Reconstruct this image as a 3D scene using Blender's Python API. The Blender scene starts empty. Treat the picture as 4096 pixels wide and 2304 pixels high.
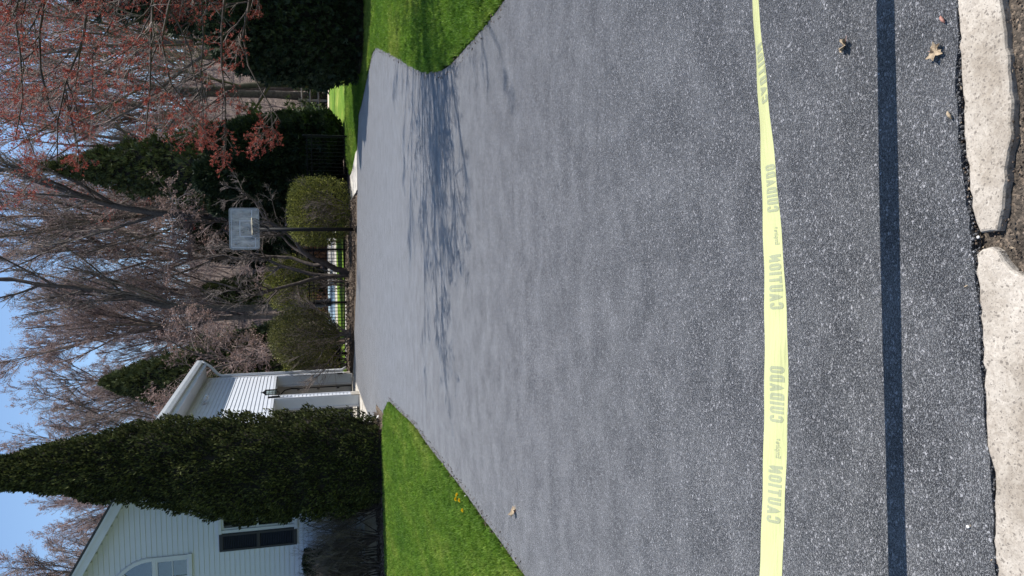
# driveway and caution tape scene, built in metres
DATA = {"near": [[0.691, 1.617], [0.613, 1.615], [0.575, 1.617], [0.539, 1.625], [0.488, 1.629], [0.396, 1.623], [0.317, 1.615], [0.273, 1.616], [0.211, 1.605], [0.15, 1.594], [0.091, 1.59], [0.016, 1.582], [-0.043, 1.577], [-0.116, 1.573], [-0.326, 1.565], [-0.388, 1.56], [-0.49, 1.55], [-0.614, 1.546], [-0.717, 1.542]], "left": [[-2.165, 5.754], [-2.124, 6.61], [-2.108, 7.223], [-2.075, 7.95], [-2.057, 8.698], [-2.043, 9.611], [-2.021, 10.573], [-1.973, 11.254], [-1.987, 12.319], [-2.027, 13.26], [-2.044, 14.502], [-2.062, 14.914], [-2.105, 15.136], [-2.296, 15.76], [-2.676, 16.627]], "apron": [[-2.599, 24.5], [-2.781, 22.535], [-3.032, 19.679]], "far": [[-2.483, 25.022], [-1.739, 24.104], [-1.207, 24.035], [0.163, 22.661], [0.804, 22.358], [1.808, 21.942], [2.399, 21.754], [2.722, 21.376], [3.222, 21.4], [3.718, 21.279], [4.499, 20.47], [4.533, 19.483], [4.666, 18.486], [4.836, 17.076], [4.892, 16.536], [4.802, 15.852], [4.621, 15.197], [4.287, 14.241], [3.964, 13.328], [3.674, 12.522], [3.428, 11.833], [3.173, 11.167], [2.936, 10.502], [2.732, 9.867], [2.552, 9.23], [2.432, 8.742], [2.345, 8.128], [2.311, 7.635], [2.284, 7.195], [2.248, 6.638], [2.23, 5.941]], "path": [[3.718, 21.279], [3.717, 21.898], [3.456, 23.207], [3.456, 24.217], [2.612, 24.17], [2.725, 23.032], [2.696, 21.384], [3.209, 21.313]], "slab1": [[0.846, 1.615], [0.691, 1.617], [0.613, 1.614], [0.536, 1.613], [0.431, 1.608], [0.315, 1.603], [0.215, 1.591], [0.156, 1.584], [0.133, 1.573], [0.111, 1.565], [0.107, 1.539], [0.108, 1.513], [0.14, 1.507], [0.179, 1.496], [0.226, 1.493], [0.272, 1.488], [0.328, 1.474], [0.407, 1.468], [0.496, 1.477], [0.586, 1.485], [0.646, 1.49], [0.793, 1.493]], "slab2": [[0.054, 1.576], [0.068, 1.562], [0.073, 1.537], [0.058, 1.52], [0.039, 1.499], [0.018, 1.48], [0.006, 1.463], [-0.003, 1.435], [-0.017, 1.272], [-0.786, 1.29], [-0.891, 1.533], [-0.716, 1.537], [-0.635, 1.543], [-0.531, 1.543], [-0.468, 1.541], [-0.435, 1.55], [-0.409, 1.559], [-0.346, 1.56], [-0.263, 1.562], [-0.116, 1.567], [-0.043, 1.574], [0.012, 1.575]], "tape": [[1.368, 1.9, 0.418, -38], [1.066, 1.9, 0.403, -32], [0.764, 1.9, 0.388, -23], [0.426, 1.9, 0.366, -11], [0.223, 1.9, 0.356, 0], [0.019, 1.9, 0.349, 10], [-0.219, 1.9, 0.349, 19], [-0.456, 1.9, 0.359, 18], [-0.692, 1.9, 0.374, 14.5], [-0.796, 1.9, 0.381, 16], [-1.06, 1.9, 0.405, 19], [-1.391, 1.9, 0.437, 20]], "textY": [-0.652, -0.498, -0.38, -0.228, -0.075, 0.073, 0.189, 0.317, 0.481, 0.638], "dand": [[-2.122, 8.057], [-2.181, 8.129], [-2.145, 7.933], [-2.206, 7.781]], "peb": [[-2.096, 7.878], [-0.62, 1.618]], "leaves": [[0.705, 2.025], [0.582, 1.686], [-1.744, 5.979]], "pods": [[0.655, 1.658], [0.409, 1.643]], "stemA": [[0.614, 25.2, 0.01], [0.722, 25.2, 0.426], [0.897, 25.2, 0.784], [1.091, 25.1, 1.245], [1.631, 25.0, 1.69], [1.965, 24.9, 2.045], [2.205, 24.8, 2.453], [2.781, 24.7, 2.791], [3.193, 24.5, 3.293]], "stemB": [[0.537, 25.2, 0.05], [0.484, 25.2, 0.545], [0.511, 25.3, 1.068], [0.664, 25.3, 1.438], [0.764, 25.4, 1.771], [0.929, 25.5, 2.264], [1.116, 25.6, 2.763], [1.365, 25.7, 3.325], [1.482, 25.8, 3.858]], "stemC": [[0.482, 25.2, 0.469], [0.423, 25.1, 1.104], [0.281, 25.0, 1.72], [0.163, 24.9, 2.236], [0.012, 24.8, 2.501], [-0.037, 24.7, 2.909], [0.318, 24.6, 3.674], [0.438, 24.5, 4.31]], "stemD": [[0.881, 25.2, 0.762], [0.855, 25.4, 1.134], [1.088, 25.6, 1.705], [1.149, 25.8, 2.208], [1.107, 25.9, 2.851], [1.094, 26.0, 3.322], [1.267, 26.1, 3.89], [1.086, 26.2, 4.485]], "stemE": [[1.091, 25.1, 1.245], [1.32, 25.3, 1.647], [1.789, 25.4, 2.007], [2.114, 25.6, 2.521], [2.208, 25.8, 2.969], [2.458, 26.0, 3.344]], "limbs": [[[3.039, 8.9, 3.38], [2.953, 8.9, 3.395], [2.751, 8.9, 3.476], [2.564, 8.9, 3.531], [2.38, 8.9, 3.549], [2.057, 8.9, 3.567]], [[3.193, 9.4, 3.71], [2.895, 9.4, 3.757], [2.537, 9.4, 3.784], [2.31, 9.4, 3.902], [2.057, 9.4, 3.948], [1.849, 9.4, 4.043], [1.438, 9.4, 4.032]], [[3.296, 9.8, 4.255], [2.912, 9.8, 4.304], [2.321, 9.8, 4.275], [2.006, 9.8, 4.145], [1.672, 9.8, 3.988]], [[2.894, 8.4, 2.912], [2.628, 8.4, 2.872], [2.381, 8.4, 2.909], [2.136, 8.4, 2.977], [1.81, 8.4, 3.033], [1.57, 8.4, 3.0]], [[2.355, 8.4, 2.898], [2.103, 8.4, 2.802], [1.904, 8.4, 2.68], [1.758, 8.4, 2.541]], [[3.321, 10.2, 2.391], [2.7, 10.2, 2.438], [2.398, 10.2, 2.405], [1.98, 10.2, 2.406]], [[3.732, 10.6, 2.152], [3.535, 10.6, 2.111], [3.232, 10.6, 2.181], [3.02, 10.6, 2.174], [2.63, 10.6, 2.025], [2.193, 10.6, 1.756]], [[3.076, 9.2, 4.336], [2.769, 9.2, 4.319], [2.405, 9.2, 4.395], [1.999, 9.2, 4.289], [1.636, 9.2, 4.365]], [[3.344, 9.6, 2.593], [3.094, 9.6, 2.519], [2.72, 9.6, 2.607], [2.414, 9.6, 2.48], [2.156, 9.6, 2.539]]], "arb": [[7.53, -3.358, -2.996], [6.93, -3.515, -2.885], [6.32, -3.615, -2.794], [5.77, -3.711, -2.644], [5.11, -3.865, -2.498], [4.29, -3.988, -2.405], [3.95, -4.227, -2.394], [3.17, -4.395, -2.387], [2.3, -4.52, -2.413], [1.4, -4.569, -2.411], [0.65, -4.541, -2.483], [0.14, -4.385, -2.669]]}
import bpy, math, random
import numpy as np
from mathutils import Matrix, Vector
from mathutils import noise as mnoise

# ---------------------------------------------------------------- camera, light, exposure
sc = bpy.context.scene
COL = sc.collection
CAM_H = 1.6
PITCH = math.atan((2048-1190)/3180.0)
ROLL = 0.023
cam_d = bpy.data.cameras.new('camera')
cam = bpy.data.objects.new('camera', cam_d)
COL.objects.link(cam)
_fw = Vector((0, math.cos(PITCH), -math.sin(PITCH)))
_dn = Vector((0, -math.sin(PITCH), -math.cos(PITCH)))
_rt = Vector((1, 0, 0))
_c, _s = math.cos(ROLL), math.sin(ROLL)
_X = _c*_dn - _s*_rt
_Y = _s*_dn + _c*_rt
_Z = -_fw
cam.matrix_world = Matrix(((_X.x, _Y.x, _Z.x, 0), (_X.y, _Y.y, _Z.y, 0), (_X.z, _Y.z, _Z.z, CAM_H), (0, 0, 0, 1)))
cam_d.sensor_width = 36.0
cam_d.lens = 3180/4096*36.0
cam_d.clip_start = 0.05
cam_d.clip_end = 1500
sc.camera = cam

SUN = Vector((0.56, 0.088, 1.0)).normalized()
world = bpy.data.worlds.new('World')
sc.world = world
world.use_nodes = True
wn = world.node_tree.nodes
wl = world.node_tree.links
wn.clear()
sky = wn.new('ShaderNodeTexSky')
sky.sky_type = 'NISHITA'
sky.sun_disc = False
sky.sun_elevation = math.asin(SUN.z)
sky.sun_rotation = math.atan2(SUN.x, SUN.y)
sky.air_density = 1.0
sky.dust_density = 0.0
sky.ozone_density = 3.0
bg = wn.new('ShaderNodeBackground')
bg.inputs['Strength'].default_value = 0.115
wo = wn.new('ShaderNodeOutputWorld')
wl.new(sky.outputs['Color'], bg.inputs['Color'])
wl.new(bg.outputs['Background'], wo.inputs['Surface'])
sun_d = bpy.data.lights.new('sun', 'SUN')
sun_d.energy = 4.5
sun_d.angle = math.radians(0.53)
sun_d.color = (1.0, 0.965, 0.915)
sun = bpy.data.objects.new('sun', sun_d)
COL.objects.link(sun)
sun.rotation_euler = SUN.to_track_quat('Z', 'Y').to_euler()
sun.location = (20, 0, 40)
sc.view_settings.view_transform = 'Standard'
sc.view_settings.look = 'None'
sc.view_settings.exposure = 0.68
sc.view_settings.gamma = 1.0
sc.view_settings.use_curve_mapping = False
try:
    sc.cycles.max_bounces = 7
    sc.cycles.transparent_max_bounces = 12
    sc.cycles.diffuse_bounces = 3
    sc.cycles.glossy_bounces = 3
    sc.cycles.caustics_reflective = False
    sc.cycles.caustics_refractive = False
except Exception:
    pass

# ---------------------------------------------------------------- helpers
def mesh_obj(name, V, F, m=None, parent=None, smooth=False):
    me = bpy.data.meshes.new(name)
    if isinstance(F, np.ndarray):
        V = np.ascontiguousarray(V, dtype=np.float32).reshape(-1, 3)
        n, k = F.shape
        me.vertices.add(len(V)); me.vertices.foreach_set('co', V.ravel())
        me.loops.add(n*k); me.loops.foreach_set('vertex_index', np.ascontiguousarray(F, dtype=np.int32).ravel())
        me.polygons.add(n)
        me.polygons.foreach_set('loop_start', np.arange(0, n*k, k, dtype=np.int32))
        try: me.polygons.foreach_set('loop_total', np.full(n, k, dtype=np.int32))
        except Exception: pass
        me.update(calc_edges=True)
    else:
        me.from_pydata([tuple(v) for v in V], [], F)
        me.update()
    if smooth:
        me.polygons.foreach_set('use_smooth', [True]*len(me.polygons))
    if m is not None:
        me.materials.append(m)
    o = bpy.data.objects.new(name, me)
    COL.objects.link(o)
    if parent is not None: o.parent = parent
    return o

def thing(name, label, cat, loc=(0, 0, 0), rz=0.0, group=None):
    o = bpy.data.objects.new(name, None)
    o.empty_display_size = 0.2
    COL.objects.link(o)
    o.location = loc; o.rotation_euler = (0, 0, rz)
    o['label'] = label; o['category'] = cat
    if group: o['group'] = group
    return o

def tag(o, label, cat, group=None):
    o['label'] = label; o['category'] = cat
    if group: o['group'] = group
    return o

def struct(o):
    o['kind'] = 'structure'
    return o

def dup(root, loc, rz, label, scale=1.0, group=None):
    r = root.copy(); COL.objects.link(r)
    r.location = loc; r.rotation_euler = (0, 0, rz)
    r.scale = (scale, scale, scale) if not isinstance(scale, tuple) else scale
    r['label'] = label
    if group: r['group'] = group
    for ch in list(root.children):
        c = ch.copy(); COL.objects.link(c); c.parent = r
        for g_ in list(ch.children):
            d = g_.copy(); COL.objects.link(d); d.parent = c
    return r

class MB:
    def __init__(self): self.V = []; self.F = []
    def box(self, x0, x1, y0, y1, z0, z1):
        b = len(self.V)
        self.V += [(x0,y0,z0),(x1,y0,z0),(x1,y1,z0),(x0,y1,z0),(x0,y0,z1),(x1,y0,z1),(x1,y1,z1),(x0,y1,z1)]
        self.F += [(b,b+3,b+2,b+1),(b+4,b+5,b+6,b+7),(b,b+1,b+5,b+4),(b+1,b+2,b+6,b+5),(b+2,b+3,b+7,b+6),(b+3,b,b+4,b+7)]
        return self
    def prism(self, poly, axis, a0, a1):
        # poly: list of 2D points in the two other axes, extruded along axis
        b = len(self.V); n = len(poly)
        for a in (a0, a1):
            for p in poly:
                if axis == 'x': self.V.append((a, p[0], p[1]))
                elif axis == 'y': self.V.append((p[0], a, p[1]))
                else: self.V.append((p[0], p[1], a))
        self.F.append(tuple(range(b, b+n)))
        self.F.append(tuple(range(b+2*n-1, b+n-1, -1)))
        for i in range(n):
            j = (i+1) % n
            self.F.append((b+i, b+n+i, b+n+j, b+j))
        return self
    def tube(self, pts, rad, S=8, caps=True):
        pts = [Vector(p) for p in pts]
        if not isinstance(rad, (list, tuple)): rad = [rad]*len(pts)
        b = len(self.V); ref = None
        for i, p in enumerate(pts):
            t = (pts[min(i+1, len(pts)-1)] - pts[max(i-1, 0)]).normalized()
            if ref is None:
                ref = Vector((0, 0, 1)) if abs(t.z) < 0.9 else Vector((1, 0, 0))
            u = (ref - t*ref.dot(t)).normalized(); ref = u
            w = t.cross(u)
            for k in range(S):
                a = 2*math.pi*k/S
                q = p + (u*math.cos(a) + w*math.sin(a))*rad[i]
                self.V.append((q.x, q.y, q.z))
        for i in range(len(pts)-1):
            for k in range(S):
                k2 = (k+1) % S
                self.F.append((b+i*S+k, b+i*S+k2, b+(i+1)*S+k2, b+(i+1)*S+k))
        if caps:
            self.F.append(tuple(b+k for k in range(S-1, -1, -1)))
            e = b+(len(pts)-1)*S
            self.F.append(tuple(e+k for k in range(S)))
        return self
    def build(self, name, m, parent=None, smooth=False, bevel=0):
        o = mesh_obj(name, self.V, self.F, m, parent, smooth)
        if bevel:
            md = o.modifiers.new('bevel', 'BEVEL'); md.width = bevel; md.segments = 2; md.limit_method = 'ANGLE'
        return o

# ---------------------------------------------------------------- materials
def newmat(name):
    m = bpy.data.materials.new(name); m.use_nodes = True
    nt = m.node_tree; nt.nodes.clear()
    out = nt.nodes.new('ShaderNodeOutputMaterial')
    return m, nt, out

def N(nt, typ, **kw):
    n = nt.nodes.new(typ)
    for k, v in kw.items():
        if k.startswith('i_'):
            n.inputs[k[2:].replace('_', ' ')].default_value = v
        else:
            setattr(n, k, v)
    return n

def ramp(nt, fac, stops):
    r = nt.nodes.new('ShaderNodeValToRGB')
    e = r.color_ramp.elements
    while len(e) < len(stops): e.new(0.5)
    for i, (p, c) in enumerate(stops):
        e[i].position = p
        e[i].color = (c[0], c[1], c[2], 1) if not isinstance(c, (int, float)) else (c, c, c, 1)
    nt.links.new(fac, r.inputs['Fac'])
    return r.outputs['Color']

def mix(nt, a, b, f, mode='MIX'):
    n = nt.nodes.new('ShaderNodeMix'); n.data_type = 'RGBA'; n.blend_type = mode
    for sock, val in ((n.inputs[0], f), (n.inputs[6], a), (n.inputs[7], b)):
        if hasattr(val, 'is_linked'): nt.links.new(val, sock)
        elif isinstance(val, (int, float)): sock.default_value = val if sock == n.inputs[0] else (val, val, val, 1)
        else: sock.default_value = (val[0], val[1], val[2], 1)
    return n.outputs[2]

def math_(nt, op, a, b=None, c=None):
    n = nt.nodes.new('ShaderNodeMath'); n.operation = op
    for i, v in enumerate((a, b, c)):
        if v is None: continue
        if hasattr(v, 'is_linked'): nt.links.new(v, n.inputs[i])
        else: n.inputs[i].default_value = v
    return n.outputs[0]

def noise_(nt, vec, scale, detail=3, rough=0.55, dist=0):
    n = nt.nodes.new('ShaderNodeTexNoise')
    n.inputs['Scale'].default_value = scale; n.inputs['Detail'].default_value = detail
    n.inputs['Roughness'].default_value = rough; n.inputs['Distortion'].default_value = dist
    nt.links.new(vec, n.inputs['Vector'])
    return n.outputs['Fac']

def pmat(name, col, rough=0.7, var=0.15, vscale=3.0, bump=0.0, bscale=60.0, spec=0.4, metal=0.0, island=0.0, coat=0.0):
    m, nt, out = newmat(name)
    p = nt.nodes.new('ShaderNodeBsdfPrincipled')
    tc = nt.nodes.new('ShaderNodeTexCoord')
    nz = noise_(nt, tc.outputs['Object'], vscale, 4)
    lo = [c*(1-var) for c in col]; hi = [min(1, c*(1+var)) for c in col]
    c = ramp(nt, nz, [(0.3, lo), (0.7, hi)])
    if island:
        ge = nt.nodes.new('ShaderNodeNewGeometry')
        lo2 = [1-island]*3; hi2 = [1+island]*3
        ic = ramp(nt, ge.outputs['Random Per Island'], [(0, [max(0, x) for x in lo2]), (1, [1, 1, 1])])
        c = mix(nt, c, ic, 1.0, 'MULTIPLY')
    nt.links.new(c, p.inputs['Base Color'])
    p.inputs['Roughness'].default_value = rough
    p.inputs['Specular IOR Level'].default_value = spec
    p.inputs['Metallic'].default_value = metal
    if coat: p.inputs['Coat Weight'].default_value = coat
    if bump:
        bz = noise_(nt, tc.outputs['Object'], bscale, 4)
        b = nt.nodes.new('ShaderNodeBump'); b.inputs['Strength'].default_value = bump; b.inputs['Distance'].default_value = 0.01
        nt.links.new(bz, b.inputs['Height']); nt.links.new(b.outputs['Normal'], p.inputs['Normal'])
    nt.links.new(p.outputs['BSDF'], out.inputs['Surface'])
    return m

def leafmat(name, stops, trans=0.25, vscale=1.2, rough=0.6, isl=0.6, spec=0.25):
    """foliage: colour drawn per leaf and per clump, with some light let through"""
    m, nt, out = newmat(name)
    ge = nt.nodes.new('ShaderNodeNewGeometry')
    tc = nt.nodes.new('ShaderNodeTexCoord')
    nz = noise_(nt, tc.outputs['Object'], vscale, 3)
    f = math_(nt, 'ADD', math_(nt, 'MULTIPLY', ge.outputs['Random Per Island'], isl), math_(nt, 'MULTIPLY', nz, 1.0-isl))
    c = ramp(nt, f, stops)
    p = nt.nodes.new('ShaderNodeBsdfPrincipled')
    p.inputs['Roughness'].default_value = rough
    p.inputs['Specular IOR Level'].default_value = spec
    nt.links.new(c, p.inputs['Base Color'])
    t = nt.nodes.new('ShaderNodeBsdfTranslucent')
    nt.links.new(c, t.inputs['Color'])
    ms = nt.nodes.new('ShaderNodeMixShader'); ms.inputs[0].default_value = trans
    nt.links.new(p.outputs['BSDF'], ms.inputs[1]); nt.links.new(t.outputs['BSDF'], ms.inputs[2])
    nt.links.new(ms.outputs[0], out.inputs['Surface'])
    return m

def asphalt_mat():
    m, nt, out = newmat('sealed_asphalt')
    tc = nt.nodes.new('ShaderNodeTexCoord')
    O = tc.outputs['Object']
    p = nt.nodes.new('ShaderNodeBsdfPrincipled')
    # stones, elongated slightly
    v1 = nt.nodes.new('ShaderNodeTexVoronoi'); v1.inputs['Scale'].default_value = 128
    wa = nt.nodes.new('ShaderNodeMapping'); wa.inputs['Scale'].default_value = (0.95, 1.1, 1)
    nt.links.new(O, wa.inputs['Vector'])
    nv = nt.nodes.new('ShaderNodeTexNoise'); nv.inputs['Scale'].default_value = 130; nv.inputs['Detail'].default_value = 4
    nt.links.new(O, nv.inputs['Vector'])
    va = nt.nodes.new('ShaderNodeVectorMath'); va.operation = 'MULTIPLY_ADD'
    va.inputs[1].default_value = (0.02, 0.02, 0.02)
    nt.links.new(nv.outputs['Color'], va.inputs[0]); nt.links.new(wa.outputs['Vector'], va.inputs[2])
    nt.links.new(va.outputs[0], v1.inputs['Vector'])
    v2 = nt.nodes.new('ShaderNodeTexVoronoi'); v2.inputs['Scale'].default_value = 290
    nt.links.new(va.outputs[0], v2.inputs['Vector'])
    # smooth sealer patches versus open grain
    mp = nt.nodes.new('ShaderNodeMapping'); mp.inputs['Scale'].default_value = (0.75, 1.0, 1)
    nt.links.new(O, mp.inputs['Vector'])
    patch = noise_(nt, mp.outputs['Vector'], 4.5, 6, 0.62, 0.2)
    sx = nt.nodes.new('ShaderNodeSeparateXYZ'); nt.links.new(O, sx.inputs[0])
    graze_grade = nt.nodes.new('ShaderNodeMapRange'); nt.links.new(sx.outputs[1], graze_grade.inputs[0])  # coarser grain near the street; grazing-light paleness of the far end painted in
    for k_, v_ in ((1, 2.2), (2, 13.0), (3, 0.28), (4, -0.26)): graze_grade.inputs[k_].default_value = v_
    patch_r = ramp(nt, math_(nt, 'ADD', patch, graze_grade.outputs[0]), [(0.12, 0.4), (0.88, 1.0)])
    streak = nt.nodes.new('ShaderNodeMapping'); streak.inputs['Scale'].default_value = (0.5, 2.6, 1)
    nt.links.new(O, streak.inputs['Vector'])
    st = noise_(nt, streak.outputs['Vector'], 1.2, 4, 0.6, 0.2)
    big = noise_(nt, O, 22, 4, 0.65)
    ve = nt.nodes.new('ShaderNodeTexVoronoi'); ve.feature = 'DISTANCE_TO_EDGE'; ve.inputs['Scale'].default_value = 128
    nt.links.new(va.outputs[0], ve.inputs['Vector'])
    ed = math_(nt, 'SUBTRACT', ve.outputs['Distance'], math_(nt, 'MULTIPLY', math_(nt, 'SUBTRACT', noise_(nt, O, 150, 3, 0.7), 0.5), 0.55))
    h1 = ramp(nt, ed, [(0.0, 0.0), (0.28, 0.85), (0.5, 1.0)])
    h2 = ramp(nt, v2.outputs['Distance'], [(0.0, 1.0), (0.7, 0.0)])
    hh = math_(nt, 'ADD', math_(nt, 'MULTIPLY', h1, 0.75), math_(nt, 'MULTIPLY', h2, 0.25))
    hh = math_(nt, 'MULTIPLY', hh, patch_r)
    hh = math_(nt, 'ADD', hh, math_(nt, 'MULTIPLY', big, 0.9))
    b = nt.nodes.new('ShaderNodeBump'); b.inputs['Strength'].default_value = 1.0; b.inputs['Distance'].default_value = 0.006
    nt.links.new(hh, b.inputs['Height']); nt.links.new(b.outputs['Normal'], p.inputs['Normal'])
    # stone tops are thinly coated and pale, crevice shade between them is painted near black
    cav = ramp(nt, ed, [(0.07, 0.0), (0.18, 1.0)])
    cavm = math_(nt, 'MULTIPLY', math_(nt, 'SUBTRACT', 1.0, cav), patch_r)
    sep = nt.nodes.new('ShaderNodeSeparateColor'); nt.links.new(v1.outputs['Color'], sep.inputs[0])
    top = ramp(nt, sep.outputs[0], [(0.0, ASPH_LO), (0.72, ASPH_MID), (1.0, ASPH_HI)])
    smooth_c = ramp(nt, st, [(0.3, ASPH_S0), (0.7, ASPH_S1)])
    base = mix(nt, smooth_c, top, math_(nt, 'MULTIPLY', patch_r, 0.95))
    base = mix(nt, base, (0.010, 0.010, 0.012), math_(nt, 'MULTIPLY', cavm, 0.95))
    tint = ramp(nt, st, [(0.35, [0.97, 0.97, 0.98]), (0.7, [1.03, 1.03, 1.03])])
    base = mix(nt, base, tint, 1.0, 'MULTIPLY')
    nt.links.new(base, p.inputs['Base Color'])
    rr = ramp(nt, st, [(0.3, ASPH_R+0.02), (0.7, ASPH_R-0.02)])
    nt.links.new(rr, p.inputs['Roughness'])
    p.inputs['Specular IOR Level'].default_value = ASPH_SPEC
    nt.links.new(math_(nt, 'MULTIPLY', math_(nt, 'SUBTRACT', 1.0, math_(nt, 'MULTIPLY', cavm, 0.9)), math_(nt, 'SUBTRACT', 1.1, math_(nt, 'MULTIPLY', patch_r, 0.55))), p.inputs['Sheen Weight']); p.inputs['Sheen Roughness'].default_value = 0.4
    p.inputs['Sheen Tint'].default_value = (0.95, 0.98, 1.0, 1)
    nt.links.new(p.outputs['BSDF'], out.inputs['Surface'])
    return m
ASPH_LO = [0.018, 0.016, 0.017]; ASPH_MID = [0.080, 0.073, 0.074]; ASPH_HI = [0.40, 0.385, 0.39]
ASPH_S0 = [0.205, 0.193, 0.182]; ASPH_S1 = [0.225, 0.212, 0.200]
ASPH_R = 0.55; ASPH_SPEC = 0.55

def concrete_mat(name, col, pits=1.0, scale=1.0):
    m, nt, out = newmat(name)
    tc = nt.nodes.new('ShaderNodeTexCoord'); O = tc.outputs['Object']
    p = nt.nodes.new('ShaderNodeBsdfPrincipled')
    n1 = noise_(nt, O, 9*scale, 5, 0.6)
    n2 = noise_(nt, O, 140*scale, 3, 0.6)
    v = nt.nodes.new('ShaderNodeTexVoronoi'); v.inputs['Scale'].default_value = 85*scale
    nd = nt.nodes.new('ShaderNodeVectorMath'); nd.operation = 'MULTIPLY_ADD'; nd.inputs[1].default_value = (0.02/scale,)*3
    nn = nt.nodes.new('ShaderNodeTexNoise'); nn.inputs['Scale'].default_value = 60*scale
    nt.links.new(O, nn.inputs['Vector']); nt.links.new(nn.outputs['Color'], nd.inputs[0]); nt.links.new(O, nd.inputs[2])
    nt.links.new(nd.outputs[0], v.inputs['Vector'])
    sep = nt.nodes.new('ShaderNodeSeparateColor'); nt.links.new(v.outputs['Color'], sep.inputs[0])
    pit = math_(nt, 'MULTIPLY', math_(nt, 'LESS_THAN', v.outputs['Distance'], 0.30), math_(nt, 'GREATER_THAN', sep.outputs[0], 0.62))
    base = ramp(nt, n1, [(0.3, [c*0.86 for c in col]), (0.65, col)])
    base = mix(nt, base, ramp(nt, n2, [(0.3, [0.78]*3), (0.7, [1.12]*3)]), 0.7, 'MULTIPLY')
    stone = ramp(nt, sep.outputs[1], [(0.0, [0.55, 0.5, 0.45]), (1, [1.0, 0.98, 0.95])])
    base = mix(nt, base, mix(nt, base, stone, 1.0, 'MULTIPLY'), 0.45)
    vf = nt.nodes.new('ShaderNodeTexVoronoi'); vf.inputs['Scale'].default_value = 210*scale
    nt.links.new(nd.outputs[0], vf.inputs['Vector'])
    sf = nt.nodes.new('ShaderNodeSeparateColor'); nt.links.new(vf.outputs['Color'], sf.inputs[0])
    speck = math_(nt, 'MULTIPLY', math_(nt, 'LESS_THAN', vf.outputs['Distance'], 0.38), math_(nt, 'GREATER_THAN', sf.outputs[0], 0.66))
    base = mix(nt, base, (0.17, 0.15, 0.13), math_(nt, 'MULTIPLY', speck, 0.6*pits))
    stain = ramp(nt, noise_(nt, O, 3.2*scale, 5, 0.65), [(0.38, [0.45, 0.40, 0.34]), (0.56, [1, 1, 1])])
    base = mix(nt, base, stain, 0.55, 'MULTIPLY')
    base = mix(nt, base, (0.14, 0.12, 0.1), math_(nt, 'MULTIPLY', pit, 0.75*pits))
    nt.links.new(base, p.inputs['Base Color'])
    p.inputs['Roughness'].default_value = 0.85; p.inputs['Specular IOR Level'].default_value = 0.3
    b = nt.nodes.new('ShaderNodeBump'); b.inputs['Strength'].default_value = 0.6; b.inputs['Distance'].default_value = 0.003/scale
    hh = math_(nt, 'SUBTRACT', n2, math_(nt, 'MULTIPLY', pit, 0.8))
    nt.links.new(hh, b.inputs['Height']); nt.links.new(b.outputs['Normal'], p.inputs['Normal'])
    nt.links.new(p.outputs['BSDF'], out.inputs['Surface'])
    return m

def soil_mat(name, a, b_, scale=1.0):
    m, nt, out = newmat(name)
    tc = nt.nodes.new('ShaderNodeTexCoord'); O = tc.outputs['Object']
    p = nt.nodes.new('ShaderNodeBsdfPrincipled')
    n1 = noise_(nt, O, 12*scale, 6, 0.7); n2 = noise_(nt, O, 110*scale, 4, 0.7)
    v = nt.nodes.new('ShaderNodeTexVoronoi'); v.inputs['Scale'].default_value = 130*scale
    nt.links.new(O, v.inputs['Vector'])
    sep = nt.nodes.new('ShaderNodeSeparateColor'); nt.links.new(v.outputs['Color'], sep.inputs[0])
    base = ramp(nt, n1, [(0.3, a), (0.7, b_)])
    base = mix(nt, base, ramp(nt, sep.outputs[0], [(0, [0.4]*3), (0.8, [1.1, 1.05, 1.0]), (1, [2.4, 2.2, 2.0])]), 0.8, 'MULTIPLY')
    nt.links.new(base, p.inputs['Base Color'])
    p.inputs['Roughness'].default_value = 0.95; p.inputs['Specular IOR Level'].default_value = 0.15
    b = nt.nodes.new('ShaderNodeBump'); b.inputs['Strength'].default_value = 1.0; b.inputs['Distance'].default_value = 0.008/scale
    nt.links.new(math_(nt, 'SUBTRACT', n2, math_(nt, 'MULTIPLY', v.outputs['Distance'], 0.6)), b.inputs['Height'])
    nt.links.new(b.outputs['Normal'], p.inputs['Normal'])
    nt.links.new(p.outputs['BSDF'], out.inputs['Surface'])
    return m

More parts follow.
